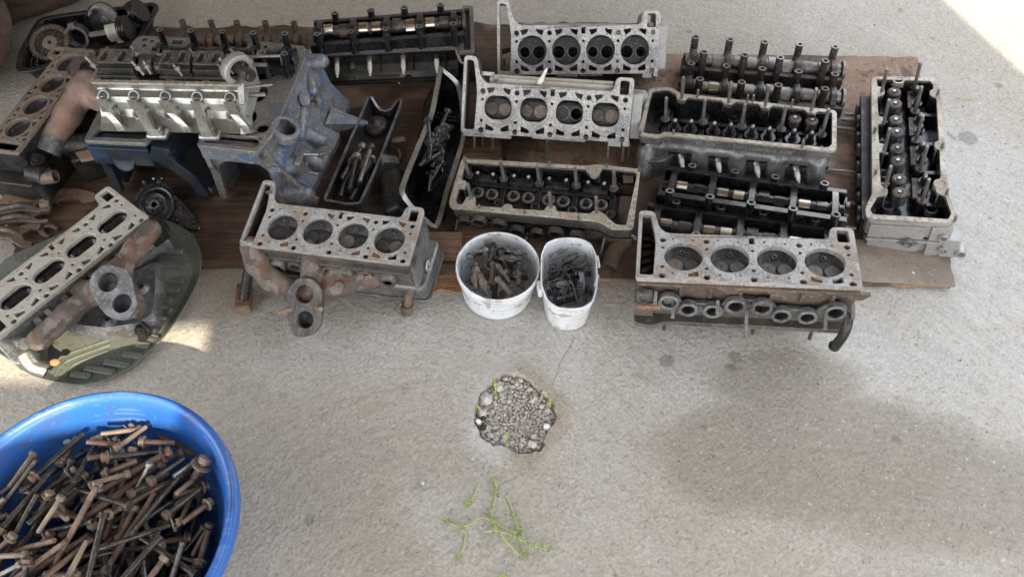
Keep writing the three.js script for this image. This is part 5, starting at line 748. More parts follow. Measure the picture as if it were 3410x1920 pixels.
function chain(label, pts, s = 1, mat = M.steelDull) { // roller chain lying along a path, double row
  const t = thing('timing_chain', label, 'chain'); const c = new THREE.CatmullRomCurve3(pts.map(V3)), n = Math.round(c.getLength() / (.0095 * s));
  const side = new B(), rol = new B(); for (let i = 0; i < n; i++) { const p = c.getPointAt((i + .5) / n), d = c.getTangentAt((i + .5) / n), ry = Math.atan2(-d.z, d.x); side.box(.0088 * s, .006 * s, .0012, p.x, p.y, p.z, ry, 0, 0, 0); for (const k of [-.006, .006]) side.box(.0088 * s, .007 * s, .0012, p.x + Math.sin(ry) * k * s, p.y, p.z + Math.cos(ry) * k * s, ry, 0, 0, 0); for (const k of [-.0085, .0085]) rol.add(new THREE.SphereGeometry(.0019 * s, 6, 4), p.x + Math.sin(ry) * k * s, p.y + .0034 * s, p.z + Math.cos(ry) * k * s); }
  side.buildW('link_plates', M.oil, t); rol.buildW('pins', mat, t); return t;
}
chain('double roller chain crossing the top of the tipped oil pan', [[-.212, .055, -1.752], [-.175, .05, -1.742], [-.14, .058, -1.728]], 1, M.steel);
chain('timing chain lying in the near corner of the back left pan', [[-1.372, .055, -1.925], [-1.385, .058, -1.945], [-1.392, .062, -1.98], [-1.388, .064, -2.01]], 1, M.steelDull);

// ---------------------------------------------------------------- loose heaps: a simple height field lets pieces rest on what lies below
class Heap {
  constructor(x0, x1, z0, z1, cell, floor) { this.x0 = x0; this.z0 = z0; this.c = cell; this.nx = Math.ceil((x1 - x0) / cell); this.nz = Math.ceil((z1 - z0) / cell); this.h = new Float32Array(this.nx * this.nz); for (let j = 0; j < this.nz; j++) for (let i = 0; i < this.nx; i++) this.h[j * this.nx + i] = floor(x0 + (i + .5) * cell, z0 + (j + .5) * cell); }
  at(x, z) { const i = Math.floor((x - this.x0) / this.c), j = Math.floor((z - this.z0) / this.c); return i < 0 || j < 0 || i >= this.nx || j >= this.nz ? 9 : this.h[j * this.nx + i]; }
  rest(x, z, yaw, len, r, maxPitch = .5) {
    const n = Math.max(5, Math.round(len / this.c)), P = []; const cx = Math.cos(yaw), sz = -Math.sin(yaw);
    for (let k = 0; k <= n; k++) { const t = (k / n - .5) * len; let m = -9; for (const o of [-1, -.5, 0, .5, 1]) { const q = this.at(x + cx * t + sz * -o * r, z + sz * t + cx * o * r); if (q > m) m = q; } if (m > 5) return null; P.push([t, m + r]); }
    let best = null; // line above all points that touches one on each side of the middle
    for (let a = 0; a <= n; a++) for (let b = n; b > a; b--) { if (P[a][0] > 0 || P[b][0] < 0 || P[b][0] - P[a][0] < len * .2) continue; const s = (P[b][1] - P[a][1]) / (P[b][0] - P[a][0]), c = P[a][1] - s * P[a][0]; let ok = true; for (const p of P) if (c + s * p[0] < p[1] - 1e-4) { ok = false; break; } if (ok && (!best || c < best[0])) best = [c, s]; }
    if (!best || Math.abs(best[1]) > maxPitch) return null;
    return { y: best[0], pitch: Math.atan(best[1]), P, cx, sz, s: best[1], n, len, r, x, z, yaw };
  }
  fill(q, fat = 1) { for (let k = 0; k <= q.n * 2; k++) { const t = (k / (q.n * 2) - .5) * q.len, y = q.y + q.s * t + q.r * .82; for (const o of [-.8, -.4, 0, .4, .8]) { const X = q.x + q.cx * t - q.sz * o * q.r * fat, Z = q.z + q.sz * t + q.cx * o * q.r * fat, i = Math.floor((X - this.x0) / this.c), j = Math.floor((Z - this.z0) / this.c); if (i >= 0 && j >= 0 && i < this.nx && j < this.nz) { const v = this.h[j * this.nx + i]; if (v < 5 && v < y) this.h[j * this.nx + i] = y; } } } }
}
const side = (dx, dz, r) => Math.hypot(dx, dz) < r ? 'in the middle of' : ['at the right of', 'at the near right of', 'at the near side of', 'at the near left of', 'at the left of', 'at the far left of', 'at the far side of', 'at the far right of'][(Math.round(Math.atan2(dz, dx) / Math.PI * 4) + 8) % 8];
function setRest(o, q, spin) { o.position.set(q.x, q.y, q.z); o.rotation.order = 'YZX'; o.rotation.set(spin, q.yaw, q.pitch); }
// bolt along x: head at +x end. kind: flange / hex / stud / washer
function makeBolt(len, r, kind, mat, headMat) {
  const t = new THREE.Group(); const L = len * 1000, R = r * 1000, b = new B();
  b.cyl(R, R, L * .62, L * .19, 0, 0, 12, 0, 0, Math.PI / 2);
  const th = []; for (let i = 0; i <= 14; i++) { th.push([R * (i % 2 ? .98 : .84), i / 14 * L * .38]); } b.lathe([[0, 0], [R * .7, 0], ...th], -L / 2, 0, 0, 12, 0, 0, -Math.PI / 2);
  b.build('shank', mat, t);
  if (kind !== 'stud') {
    const h = new B(); if (kind === 'socket') { h.lathe([[R * .7, L / 2 + R * 1.6], [R * 1.6, L / 2 + R * 1.8], [R * 1.65, L / 2 + R * 1.6], [R * 1.65, L / 2 - R * .4], [R, L / 2 - R * .4]], 0, 0, 0, 16, 0, 0, -Math.PI / 2); h.cyl(R * .75, R * .75, R * .3, L / 2 + R * .6, 0, 0, 10, 0, 0, Math.PI / 2); }
    else { h.cyl(R * 1.75, R * 1.75, R * 1.5, L / 2 + R * .3, 0, 0, 6, 0, 0, Math.PI / 2); h.cyl(R * 1.3, R * 1.6, R * .16, L / 2 + R * 1.12, 0, 0, 12, 0, 0, -Math.PI / 2); if (kind === 'flange') h.lathe([[R * 1.5, .6], [R * 2.3, 0], [R * 2.3, -R * .4], [R, -R * .4]], L / 2 - R * .45, 0, 0, 18, 0, 0, -Math.PI / 2); }
    h.build('bolt_head', headMat || mat, t);
  }
  if (kind === 'washer') { const w = new B(); w.lathe([[R * 1.05, 1.2], [R * 2.7, 1.2], [R * 2.9, 0], [R * 2.7, -1.2], [R * 1.05, -1.2]], L / 2 - R * 1.6, 0, 0, 20, 0, 0, -Math.PI / 2 + .1); w.build('washer', headMat || mat, t); }
  return t;
}
function boltThing(proto, label, group) { const o = proto.clone(); o.name = numbered('bolt'); scene.add(o); o.userData = {}; return tag(o, label, 'bolt', group); }

// ---------------------------------------------------------------- blue basin of bolts
const TUB = [-.747, -.514];
{
  const t = thing('plastic_basin', 'large round blue plastic basin full of rusty bolts', 'basin', { pos: [TUB[0], 0, TUB[1]] });
  const b = new B(); b.lathe([[0, 3], [150, 3], [158, 6], [166, 18], [214, 112], [252, 192], [258, 204], [266, 210], [273, 211], [276, 206], [277, 196], [274.5, 196], [273.5, 207], [271, 214.5], [265, 216], [257, 211], [250, 199], [209, 113], [161, 21], [154, 12], [148, 9], [0, 9]].map(([r, y]) => [r * .961, y * 1.273]), 0, 0, 0, 96); b.build('bowl', M.bluePlastic, t);
  const gr = 'loose bolts heaped in the blue basin';
  const P = [ // length, radius, kind, material, head material, label
    [0.161, 0.005456, 'hex', M.boltRust, M.boltTan, 'long rusty head bolt with pale hexagon head in the blue basin'], [0.1667, 0.00572, 'washer', M.boltRust, M.boltRust, 'long rusty bolt with a loose washer in the blue basin'], [0.138, 0.005456, 'hex', M.boltDark, M.boltDark, 'long oily dark bolt in the blue basin'], [0.115, 0.00528, 'flange', M.boltDark, M.boltRust, 'dark bolt with flanged head in the blue basin'],
    [0.1437, 0.00528, 'stud', M.boltRust, null, 'rusty threaded stud without head in the blue basin'], [0.0651, 0.00484, 'hex', M.boltTan, M.boltTan, 'short tan worn bolt in the blue basin'], [0.05775, 0.00528, 'flange', M.boltRust, M.boltTan, 'short rusty bolt with flanged head in the blue basin'], [0.0525, 0.004576, 'hex', M.zinc, M.zinc, 'short grey zinc bolt in the blue basin'], [0.1265, 0.00484, 'washer', M.boltDark, M.boltTan, 'dark bolt with tan head and washer in the blue basin'], [0.0735, 0.00572, 'hex', M.boltDark, M.boltRust, 'stout dark bolt in the blue basin'], [0.07875, 0.00484, 'flange', M.brass, M.brass, 'yellowed flange bolt in the blue basin']];
  const protos = P.map(p => makeBolt(...p.slice(0, 5)));
  const r = rng(515), rad0 = y => .198 + (y - .01) * .19;
  const hp = new Heap(TUB[0] - .28, TUB[0] + .28, TUB[1] - .28, TUB[1] + .28, .004, (x, z) => { const d = Math.hypot(x - TUB[0], z - TUB[1]); return d < .140 ? .014 : d < .222 ? .014 + (d - .140) * 2.75 : 9; });
  const W = [4.5, 3, 4.5, 3, 3.5, 2, 2, 1, 2.5, 2, .4], sum = W.reduce((a, b) => a + b);
  // the bottom of the heap, hardly seen, is one mass; the bolts above it are single things
  const low = protos.slice(0, 5).map(p => mergeGeometries(p.children.map(c => c.geometry))), lowM = [], put1 = (n, top, cb, only) => { let placed = 0, tries = 0; while (placed < n && tries++ < 16000) {
    let u = r() * sum, k = 0; while ((u -= W[k]) > 0) k++;
    if (only) k = only[Math.floor(r() * only.length)];
    const [len, rr] = P[k]; const a = r() * 6.283, d = Math.sqrt(r()) * (.222 - len * .36), cx = TUB[0] + .004, cz = TUB[1] + .006;
    const q = hp.rest(cx + Math.cos(a) * d, cz + Math.sin(a) * d, r() < .55 ? .75 + (r() - .5) * 1.5 : r() * 6.283, len + rr * 2, rr * (P[k][2] === 'stud' ? 1 : 1.2), .75); if (!q || q.y > top(q)) continue;
    if (r() < .5) { q.yaw += Math.PI; q.pitch = -q.pitch; q.s = -q.s; q.cx = -q.cx; q.sz = -q.sz; }
    hp.fill(q); cb(k, q); placed++; } return placed; };
  put1(110, () => .09, (k, q) => { const o = new THREE.Object3D(); setRest(o, q, r() * 6); o.scale.x = P[k][0] / P[2][0]; o.updateMatrix(); lowM.push(o.matrix.clone()); });
  const im = new THREE.InstancedMesh(low[2], M.boltDark, lowM.length); lowM.forEach((m, i) => im.setMatrixAt(i, m)); im.name = 'bolt_heap'; im.castShadow = im.receiveShadow = true; scene.add(im); tag(im, 'buried lower layers of bolts in the blue basin', 'bolts', null, 'stuff');
  const where = (l, q) => l.replace('in the blue basin', side(q.x - TUB[0], q.z - TUB[1], .06) + ' the blue basin');
  put1(70, q => .20 - Math.hypot(q.x - TUB[0], q.z - TUB[1]) * .2, (k, q) => setRest(boltThing(protos[k], where(P[k][5], q), gr), q, r() * 6.283), [5, 6, 9, 3, 7]);
  put1(260, q => .292 - Math.hypot(q.x - TUB[0], q.z - TUB[1]) * .24, (k, q) => setRest(boltThing(protos[k], where(P[k][5], q), gr), q, r() * 6.283));
  // a few that stand out in the photograph
  const special = [[[-.628, .150, -.625], .85, .62, .135, .0068, 'washer', M.boltRust, M.boltTan, 'rusty bolt with washer sticking up against the right wall of the blue basin'], [[-.76, .168, -.60], .72, .06, .20, .0068, 'hex', M.boltRust, M.boltTan, 'longest reddish bolt lying across the top of the heap in the blue basin'], [[-.725, .165, -.455], 1.9, .2, .10, .0065, 'washer', M.boltDark, M.boltTan, 'bolt with a broad pale washer on top of the heap in the blue basin'], [[-.878, .125, -.70], 1.5, 1.2, .085, .0042, 'hex', M.zinc, M.zinc, 'thin grey screw standing upright at the left of the basin'], [[-.70, .12, -.745], -.5, .02, .17, .0072, 'stud', M.boltRust, null, 'smooth rusty rod lying at the back of the heap in the blue basin']];
  for (const [p, yaw, pitch, len, rr, kind, m1, m2, lab] of special) { const o = boltThing(makeBolt(len, rr, kind, m1, m2), lab, gr); const ky = (1.72 - p[1] - .062) / (1.72 - p[1]); o.position.set(p[0] * ky, p[1] + .062, p[2] * ky); o.rotation.order = 'YZX'; o.rotation.set(.4, yaw, pitch); }
}
// ---------------------------------------------------------------- loose bolts in the pan and in the valve cover
{
  const r = rng(88); const pr = makeBolt(.088, .0058, 'hex', M.oil, M.oilDry), pr2 = makeBolt(.06, .0052, 'flange', M.oil, M.oilDry);
  const hp = new Heap(-.36, -.10, -1.9, -1.3, .004, (x, z) => { const L = -.255 + (z + 1.40) * -.16, Rr = -.185 + (z + 1.36) * -.14; return x > L + .004 && x < Rr - .012 && z < -1.42 && z > -1.80 ? .031 + Math.max(0, x - Rr + .03) * .5 : 9; });
  let n = 0, k = 0; while (n < 26 && k++ < 4000) { const lg = r() < .7, len = lg ? .088 : .06, q = hp.rest(-.245 + r() * .09, -1.49 - r() * .20, 1.25 + (r() - .5) * .9, len + .008, lg ? .0064 : .0058, .6); if (!q) continue; hp.fill(q); setRest(boltThing(lg ? pr : pr2, (lg ? 'black oily bolt lying ' : 'short black flange bolt lying ') + side(q.x + .205, q.z + 1.58, .03) + ' the tipped oil pan', 'black bolts in the tipped oil pan'), q, r() * 6); n++; }
  const sp = makeBolt(.115, .0068, 'socket', M.boltDark, M.steelDull), sp2 = makeBolt(.12, .0068, 'socket', M.steelDull, M.ironWorn), sp3 = makeBolt(.10, .0062, 'flange', M.oilDry, M.boltTan);
  const h2 = new Heap(-.50, -.30, -1.85, -1.40, .004, (x, z) => { const cx = -.430 - (z + 1.43) * .205; return Math.abs(x - cx) < .038 && z > -1.70 && z < -1.43 ? .028 : 9; });
  n = 0; k = 0; while (n < 11 && k++ < 4000) { const w = Math.floor(r() * 3), len = [.115, .12, .10][w], q = h2.rest(-.415 + (r() - .5) * .07, -1.50 - r() * .075, 1.36 + (r() - .5) * .34, len + .01, .0078, .4); if (!q || q.y > .088) continue; h2.fill(q); setRest(boltThing([sp, sp2, sp3][w], ['dark socket head bolt lying in the upturned valve cover', 'bare steel socket head bolt lying in the upturned valve cover', 'black flange bolt with tan head in the upturned valve cover'][w], 'head bolts in the upturned valve cover'), q, r() * 6); n++; }
}
// ---------------------------------------------------------------- white bucket of rocker arms, white box of clips
function rockerProto(mat) {
  const t = new THREE.Group(), b = new B();
  const s = rp([[-38, -8, 6], [-20, -10], [0, -13], [20, -9], [36, -10, 8], [38, 6, 8], [20, 8], [0, 12], [-22, 6], [-38, 8, 6]], 6);
  b.panel(s, 15, 0, 0, -7.5, 0, 0, 0, 3, 6); b.box(26, 8, 20, 0, 8, 0, 0, 0, .05, 3); b.cyl(10, 11, 13, 30, -3, 0, 14); b.lathe([[10, 5], [7, 6], [5, 2], [0, 0]], 30, 2, 0, 14); b.box(18, 7, 17, -32, 5, 0, 0, 0, .1, 2.5); const k = .7; b.g.forEach(g => g.scale(k, k, k)); b.build('arm', mat, t); return t;
}
function clipProto(mat, kind) {
  const t = new THREE.Group(), b = new B();
  if (kind === 0) b.tube([[-22, 0, -14], [22, 0, -14], [24, 0, -10], [24, 0, 10], [20, 0, 14], [4, 0, 14], [-2, 5, 8], [-8, 0, 14], [-22, 0, 14], [-24, 0, 8], [-24, 0, -10]], 1.7, 60, 6, true);
  else if (kind === 1) { const p = []; for (let i = 0; i <= 40; i++) { const a = i / 40 * Math.PI * 2 * 2.6; p.push([Math.cos(a) * 12, i * .22 - 4, Math.sin(a) * 12]); } p.push([26, 4, 10], [34, 2, 4]); b.tube(p, 1.6, 90, 6); }
  else { const p = []; for (let i = 0; i <= 48; i++) { const a = i / 48 * Math.PI * 2 * 5; p.push([i * .7 - 17, Math.cos(a) * 9, Math.sin(a) * 9]); } b.tube(p, 1.7, 110, 6); }
  b.build('wire', mat, t); return t;
}
{
  const c = [-.036, -1.193]; const t = thing('plastic_bucket', 'round white plastic bucket of rocker arms on the floor', 'bucket', { pos: [c[0], 0, c[1]], roll: -1.5, tilt: 1 });
  const b = new B(); b.lathe([[0, 2], [78, 2], [82, 5], [85, 14], [94, 92], [95, 94], [98, 94], [98.5, 98], [96, 99], [96, 104], [98.5, 105], [99.5, 109], [99, 113], [97.5, 114.5], [95.5, 114], [94.5, 110], [92, 92], [82, 14], [78, 8], [0, 8]], 0, 0, 0, 72); b.build('shell', M.white, t);
  const r = rng(31), hp = new Heap(c[0] - .1, c[0] + .1, c[1] - .1, c[1] + .1, .003, (x, z) => { const d = Math.hypot(x - c[0], z - c[1]); return d < .080 ? .052 : d < .090 ? .052 + (d - .080) * 4 : 9; });
  const pr = [rockerProto(M.ironWorn), rockerProto(M.castBrown), rockerProto(M.steelDull), clipProto(M.ironWorn, 0), clipProto(M.oilDry, 1)]; let n = 0, k = 0;
  while (n < 150 && k++ < 20000) {
    const u = r(), w = u < .4 ? 0 : u < .74 ? 1 : u < .84 ? 2 : u < .93 ? 3 : 4, isR = w < 3, len = isR ? .056 : .05; const a = r() * 6.283, d = Math.sqrt(r()) * (isR ? .062 : .06);
    const q = hp.rest(c[0] + Math.cos(a) * d, c[1] + Math.sin(a) * d, isR ? 1.2 + (r() - .5) * 2.4 : r() * 6, len, isR ? .0082 : .005, .8); if (!q || q.y > .112 || (!isR && q.z > c[1] - .02)) continue; hp.fill(q, 1);
    const o = pr[w].clone(); o.name = numbered(isR ? 'rocker_arm' : 'spring_clip'); scene.add(o); setRest(o, q, isR ? r() * 6.283 : (r() - .5)); tag(o, (isR ? ['dark iron rocker arm in the round white bucket', 'rust brown rocker arm in the round white bucket', 'bare steel rocker arm in the round white bucket'][w] : ['flat wire clip in the round white bucket', 'coiled wire clip in the round white bucket'][w - 3]).replace('in the', side(q.x - c[0], q.z - c[1], .025) + ' the'), isR ? 'rocker arm' : 'spring clip', isR ? 'rocker arms in the round bucket' : 'wire clips in the round bucket'); n++;
  }
  const cap = new B(); cap.lathe([[0, .002], [.012, .002], [.018, .001], [.019, -.002], [.017, -.004]], -.022, .082, -1.252, 24, -.15); tag(cap.buildW('metal_disc', M.oilDry), 'round dark disc at the back of the white bucket', 'disc');
  for (const [x, y, z, l] of [[-.018, .088, -1.186, 'pale wooden looking block on top of the rocker arms'], [-.03, .084, -1.172, 'smaller tan block beside the pale one among the rocker arms']]) { const q = new B(); q.box(.022, .015, .016, x, y, z, .6, .3, .1, .003); tag(q.buildW('metal_block', M.boltTan), l, 'block'); }
}
{
  const rim = [[.067, -1.13], [.067, -1.17], [.069, -1.215], [.082, -1.25], [.108, -1.264], [.135, -1.267], [.162, -1.264], [.186, -1.250], [.198, -1.215], [.198, -1.17], [.195, -1.125], [.184, -1.085], [.160, -1.066], [.132, -1.062], [.103, -1.066], [.080, -1.085]];
  const t = thing('plastic_box', 'tall white plastic box of wire clips on the floor beside the bucket', 'box'); let R_ = resample(rim.map(p => [p[0], .12, p[1]]), 60); let ar = 0; for (let i = 0; i < 60; i++) { const a = R_[i], b2 = R_[(i + 1) % 60]; ar += a[0] * b2[2] - b2[0] * a[2]; } if (ar < 0) R_ = R_.reverse();
  const cx = .133, cz = -1.163, sc = (k, y, dz = 0) => R_.map(p => [cx + (p[0] - cx) * k, y, cz + (p[2] - cz) * k + dz]);
  const b = new B(); b.add(smoothGeo(loft([sc(.80, .002), sc(.83, .008), sc(.97, .11), sc(1.0, .112), sc(1.012, .12), sc(1.0, .1225), sc(.965, .121), sc(.95, .11), sc(.80, .010), sc(.76, .006)], true, true), 45)); b.buildW('shell', M.white, t);
  const h = new B(); h.box(.006, .012, .03, .196, .108, -1.15, -.3, 0, 0, .002); h.box(.006, .012, .03, .203, .108, -1.205, .1, 0, 0, .002); h.box(.01, .03, .03, .064, .098, -1.135, .15, 0, 0, .003); h.buildW('handle_lug', M.white, t);
  const r = rng(43), hp = new Heap(.05, .22, -1.28, -1.04, .003, (x, z) => { const d = Math.hypot((x - cx) / .058, (z - cz) / .088); return d < .98 ? .055 : d < 1.1 ? .055 + (d - .98) * .2 : 9; });
  const pr = [rockerProto(M.oil), clipProto(M.oil, 0), clipProto(M.oilDry, 1), clipProto(M.oil, 2), rockerProto(M.oilDry)]; let n = 0, k = 0;
  while (n < 120 && k++ < 14000) {
    const u = r(), w = u < .24 ? 0 : u < .46 ? 1 : u < .62 ? 2 : u < .76 ? 3 : 4, isR = w === 0 || w === 4, len = isR ? .056 : .046, a = r() * 6.283, d = Math.sqrt(r()) * .6;
    const q = hp.rest(cx + Math.cos(a) * d * .06, cz + Math.sin(a) * d * .09, r() * 6.28, len, isR ? .0082 : w === 3 ? .008 : .0045, .8); if (!q || q.y > .112) continue; hp.fill(q, .8);
    const o = pr[w].clone(); o.name = numbered(isR ? 'rocker_arm' : w === 3 ? 'coil_spring' : 'spring_clip'); scene.add(o); setRest(o, q, isR ? r() * 6 : (r() - .5) * 1.6);
    tag(o, ['oily black rocker arm in the tall white box', 'flat black wire clip in the tall white box', 'black coiled wire clip in the tall white box', 'small black coil spring in the tall white box', 'dull black rocker arm in the tall white box'][w].replace('in the', side(q.x - cx, q.z - cz, .025) + ' the'), isR ? 'rocker arm' : w === 3 ? 'spring' : 'spring clip', isR ? 'black rocker arms in the tall box' : w === 3 ? 'coil springs in the tall box' : 'wire clips in the tall box'); n++;
  }
}
// ---------------------------------------------------------------- rubber car mat
{
  const t = thing('rubber_mat', 'olive rubber car mat with moulded bars under the clean head', 'mat', { pos: [-1.0, 0, -1.12] });
  const out = [[-.862, -1.378], [-.80, -1.335], [-.765, -1.263], [-.78, -1.157], [-.813, -1.056], [-.868, -.974], [-.922, -.938], [-.974, -.926], [-1.062, -.942], [-1.20, -1.02], [-1.28, -1.12], [-1.26, -1.25], [-1.1, -1.36], [-.95, -1.40]].map(p => [p[0] + 1.0, 0, p[1] + 1.12]);
  let R_ = resample(out.map(p => [p[0], 0, p[2]]), 80); let ar = 0; for (let i = 0; i < 80; i++) { const a = R_[i], b2 = R_[(i + 1) % 80]; ar += a[0] * b2[2] - b2[0] * a[2]; } if (ar < 0) R_ = R_.reverse();
  const lift = z => 24 * sst(-1.215, -1.275, z - 1.12); // its far edge lies over the plywood
  const sc = (k, y) => R_.map(p => [p[0] * k * 1000, y + lift(p[2] * k), p[2] * k * 1000]);
  const b = new B(); b.add(smoothGeo(loft([sc(.95, 1), sc(1.0, 16), sc(1.008, 18), sc(1.0, 20), sc(.985, 18), sc(.90, 8), sc(.885, 7)], true, true), 50)); b.build('sheet', M.rubber, t);
  M.rubberBar = M.rubber;
  const bar = (x, z, len, wd, a) => { const q = new B(); q.add(new RoundedBoxGeometry(len, 12, wd, 2, 4), x * 1000, 10 + lift(z), z * 1000, 0, a); q.build('moulded_bar', M.rubberBar, t); };
  [[-.845, -1.295, 55], [-.838, -1.255, 78], [-.838, -1.222, 66], [-.835, -1.192, 50], [-.838, -1.162, 32], [-.862, -1.155, 46], [-.868, -1.125, 30], [-.825, -1.13, 20]].forEach(([x, z, l], i) => bar(x + 1.0, z + 1.12, l, 17, -.12));
  [[-.862, -1.035, 34], [-.878, -1.008, 52], [-.91, -.985, 64], [-.945, -.968, 74], [-.985, -.956, 48]].forEach(([x, z, l]) => bar(x + 1.0, z + 1.12, l, 17, -.18));
  for (let k = 0; k < 3; k++) { const q = new B(); q.tube([[-70 + k * 26, 6, 168], [-66 + k * 26, 6, 140], [-40 + k * 20, 6, 112 + k * 8], [60, 8, 66 + k * 16]], 5, 30, 8); q.build('moulded_rib', M.rubber, t); }
  for (let k = 0; k < 3; k++) { const q = new B(); q.tube([[96 + k * 12, 8, 40 - k * 14], [110 + k * 12, 8, -20 - k * 12], [90 + k * 12, 8, -100 - k * 8]], 4, 20, 8); q.build('moulded_rib', M.rubber, t); }
}
// timing cover lying on the mat under the clean head
{
  const t = thing('timing_cover', 'dull bulging cover plate lying on the mat beside the clean head', 'cover'); 
  const P = [[-.87, .05, -1.255], [-.845, .05, -1.21], [-.832, .05, -1.14], [-.828, .05, -1.085], [-.862, .05, -1.058], [-.94, .05, -1.045], [-1.02, .05, -1.055], [-1.05, .05, -1.09], [-.98, .05, -1.17]]; let R_ = resample(P, 60); let ar = 0; for (let i = 0; i < 60; i++) { const a = R_[i], b2 = R_[(i + 1) % 60]; ar += a[0] * b2[2] - b2[0] * a[2]; } if (ar < 0) R_ = R_.reverse();
  const sc = (k, y) => R_.map(p => [-.925 + (p[0] + .925) * k, y, -1.12 + (p[2] + 1.12) * k]);
  const b = new B(); b.add(smoothGeo(loft([sc(1.0, .018), sc(1.02, .028), sc(1.0, .04), sc(.93, .05), sc(.86, .058), sc(.8, .056), sc(.3, .058)], true, true), 45)); b.buildW('dome', M.castGrey, t);
  for (const [x, z] of [[-.935, -1.075], [-.882, -1.165]]) { const w = new B(); w.lathe([[.006, .008], [.011, .008], [.013, .004], [.018, .003], [.019, 0]], x, .056, z, 22); w.buildW('bolt_eye', M.castGrey, t);  }
  for (const [x, z, a] of [[-.834, -1.125, .3], [-.83, -1.095, .1], [-.842, -1.07, -.5], [-.86, -1.055, -.9]]) { const w = new B(); w.rod([x - .012, .034, z], [x + .016 * Math.cos(a), .03, z - .016 * Math.sin(a)], .008, 12); w.buildW('lug', M.castGrey, t); }
  const v = new B(); v.rod([-.862, .05, -1.062], [-.848, .045, -1.03], .011, 14); v.rod([-.858, .055, -1.068], [-.835, .05, -1.05], .007, 10); v.cyl(.014, .014, .01, -.858, .05, -1.05, 6, 1.2); v.rod([-.848, .045, -1.04], [-.818, .035, -1.035], .003, 8); v.buildW('pressure_valve', M.oilDry, t);
}
// W: black oil pump cover leaning at the foot of the dark block
{
  const t = thing('pump_cover', 'black oily ribbed cover lying at the foot of the dark blue block', 'cover', { pos: [-.905, .055, -1.428], yaw: -20, tilt: 24, roll: -6 });
  const s = rp([[-64, -40], [-70, 8, 14], [-56, 62, 18], [-10, 66, 18], [40, 34], [96, 4, 10], [128, -20, 8], [118, -34], [60, -38], [0, -42]], 12); const b = new B(); b.plate(s, 10, -14, 1.5); b.build('flange', M.oil, t);
  const d = new B(); d.lathe([[8, 12], [13, 12], [14, 9], [26, 8], [28, 11], [33, 11], [35, 6], [44, 5], [46, 8], [50, 8], [53, -4]], -6, -4, 4, 44); d.build('dome', M.oil, t); const rg = new B(); rg.lathe([[7, 12], [9, 14], [13, 14], [14, 12]], -6, -4, 4, 28); rg.build('hub', M.castGrey, t);
  for (let k = 0; k < 6; k++) { const q = new B(); q.cyl(5, 5, 2, -6 + Math.cos(k * 1.05) * 20, 5, 4 + Math.sin(k * 1.05) * 20, 12); q.build('bolt_head', M.ironWorn, t); }
  for (const [x, z] of [[-58, -46], [-20, -58], [58, -10], [104, 14], [-60, 20], [60, 24], [34, -30]]) { const q = new B(); q.lathe([[0, 8], [5, 8], [7, 6], [8, 0], [9, -6]], x, -4, z, 14); q.build('bolt_boss', M.oilDry, t); }
  const ch = new B(); for (const [x, z] of [[-40, -60], [-20, -66]]) ch.box(4, 1.5, 4, x, -3, z); ch.build('paint_fleck', M.chip, t);
}
// X: pink-brown exhaust pipe with flange
{
  const t = thing('exhaust_pipe', 'pinkish brown exhaust downpipe stub lying beside the brown head', 'exhaust pipe');
  const b = new B(); b.add(blended([...chainOf([[-1.192, .128, -1.585, .034], [-1.16, .155, -1.65, .034], [-1.122, .185, -1.735, .036]]), [[-1.13, .178, -1.71, .032], [-1.055, .17, -1.675, .031]]], .012, 60)); b.buildW('pipe', M.pipe, t, 'smooth pinkish brown pipe');
  const f = new B(), fs = rp([[-.05, .03], [-.01, .05], [.04, .03], [.062, -.02], [.03, -.045], [-.03, -.03]], .016); fs.holes.push(circ(.006, .002, .026)); f.panel(fs, .012, -1.112, .205, -1.752, -1.0, .5, .2, .001); f.buildW('flange', M.ironWorn, t); const d = new B(); cup(d, [.006, .002], .0262, .022, [-1.112, .205, -1.752], [-1.0, .5, .2]); d.buildW('pipe_mouth', M.soot, t);
  const e = new B(); e.tube([[-1.205, .112, -1.555], [-1.196, .122, -1.575], [-1.19, .13, -1.59]], .0355, 8, 18); e.buildW('scorched_end', M.castGrey, t);
}
// dark casting behind that pipe, with a splintered board end
{ const t = thing('intake_casting', 'dark casting half hidden behind the pinkish exhaust pipe', 'casting'); const b = new B(); b.box(.15, .09, .16, -1.10, .066, -1.63, .4, 0, .05, .01); b.rod([-1.17, .10, -1.59], [-1.06, .10, -1.60], .03, 16); b.buildW('body', M.oilDry, t); const r = new B(); for (const p of [[-1.10, .094, -1.63], [-1.13, .098, -1.565]]) r.lathe([[.004, .004], [.009, .004], [.011, 0]], ...p, 16); r.buildW('bolt_eye', M.castBrown, t); }
sheet('wood_splinter', [[-1.12, -1.54, .01], [-.99, -1.57, .01], [-1.0, -1.545, .01], [-1.10, -1.515, .01]], .118, .01, M.plyDust, 'pale splintered board end above the dark casting at the left', 17, .008).userData.category = 'splinter';
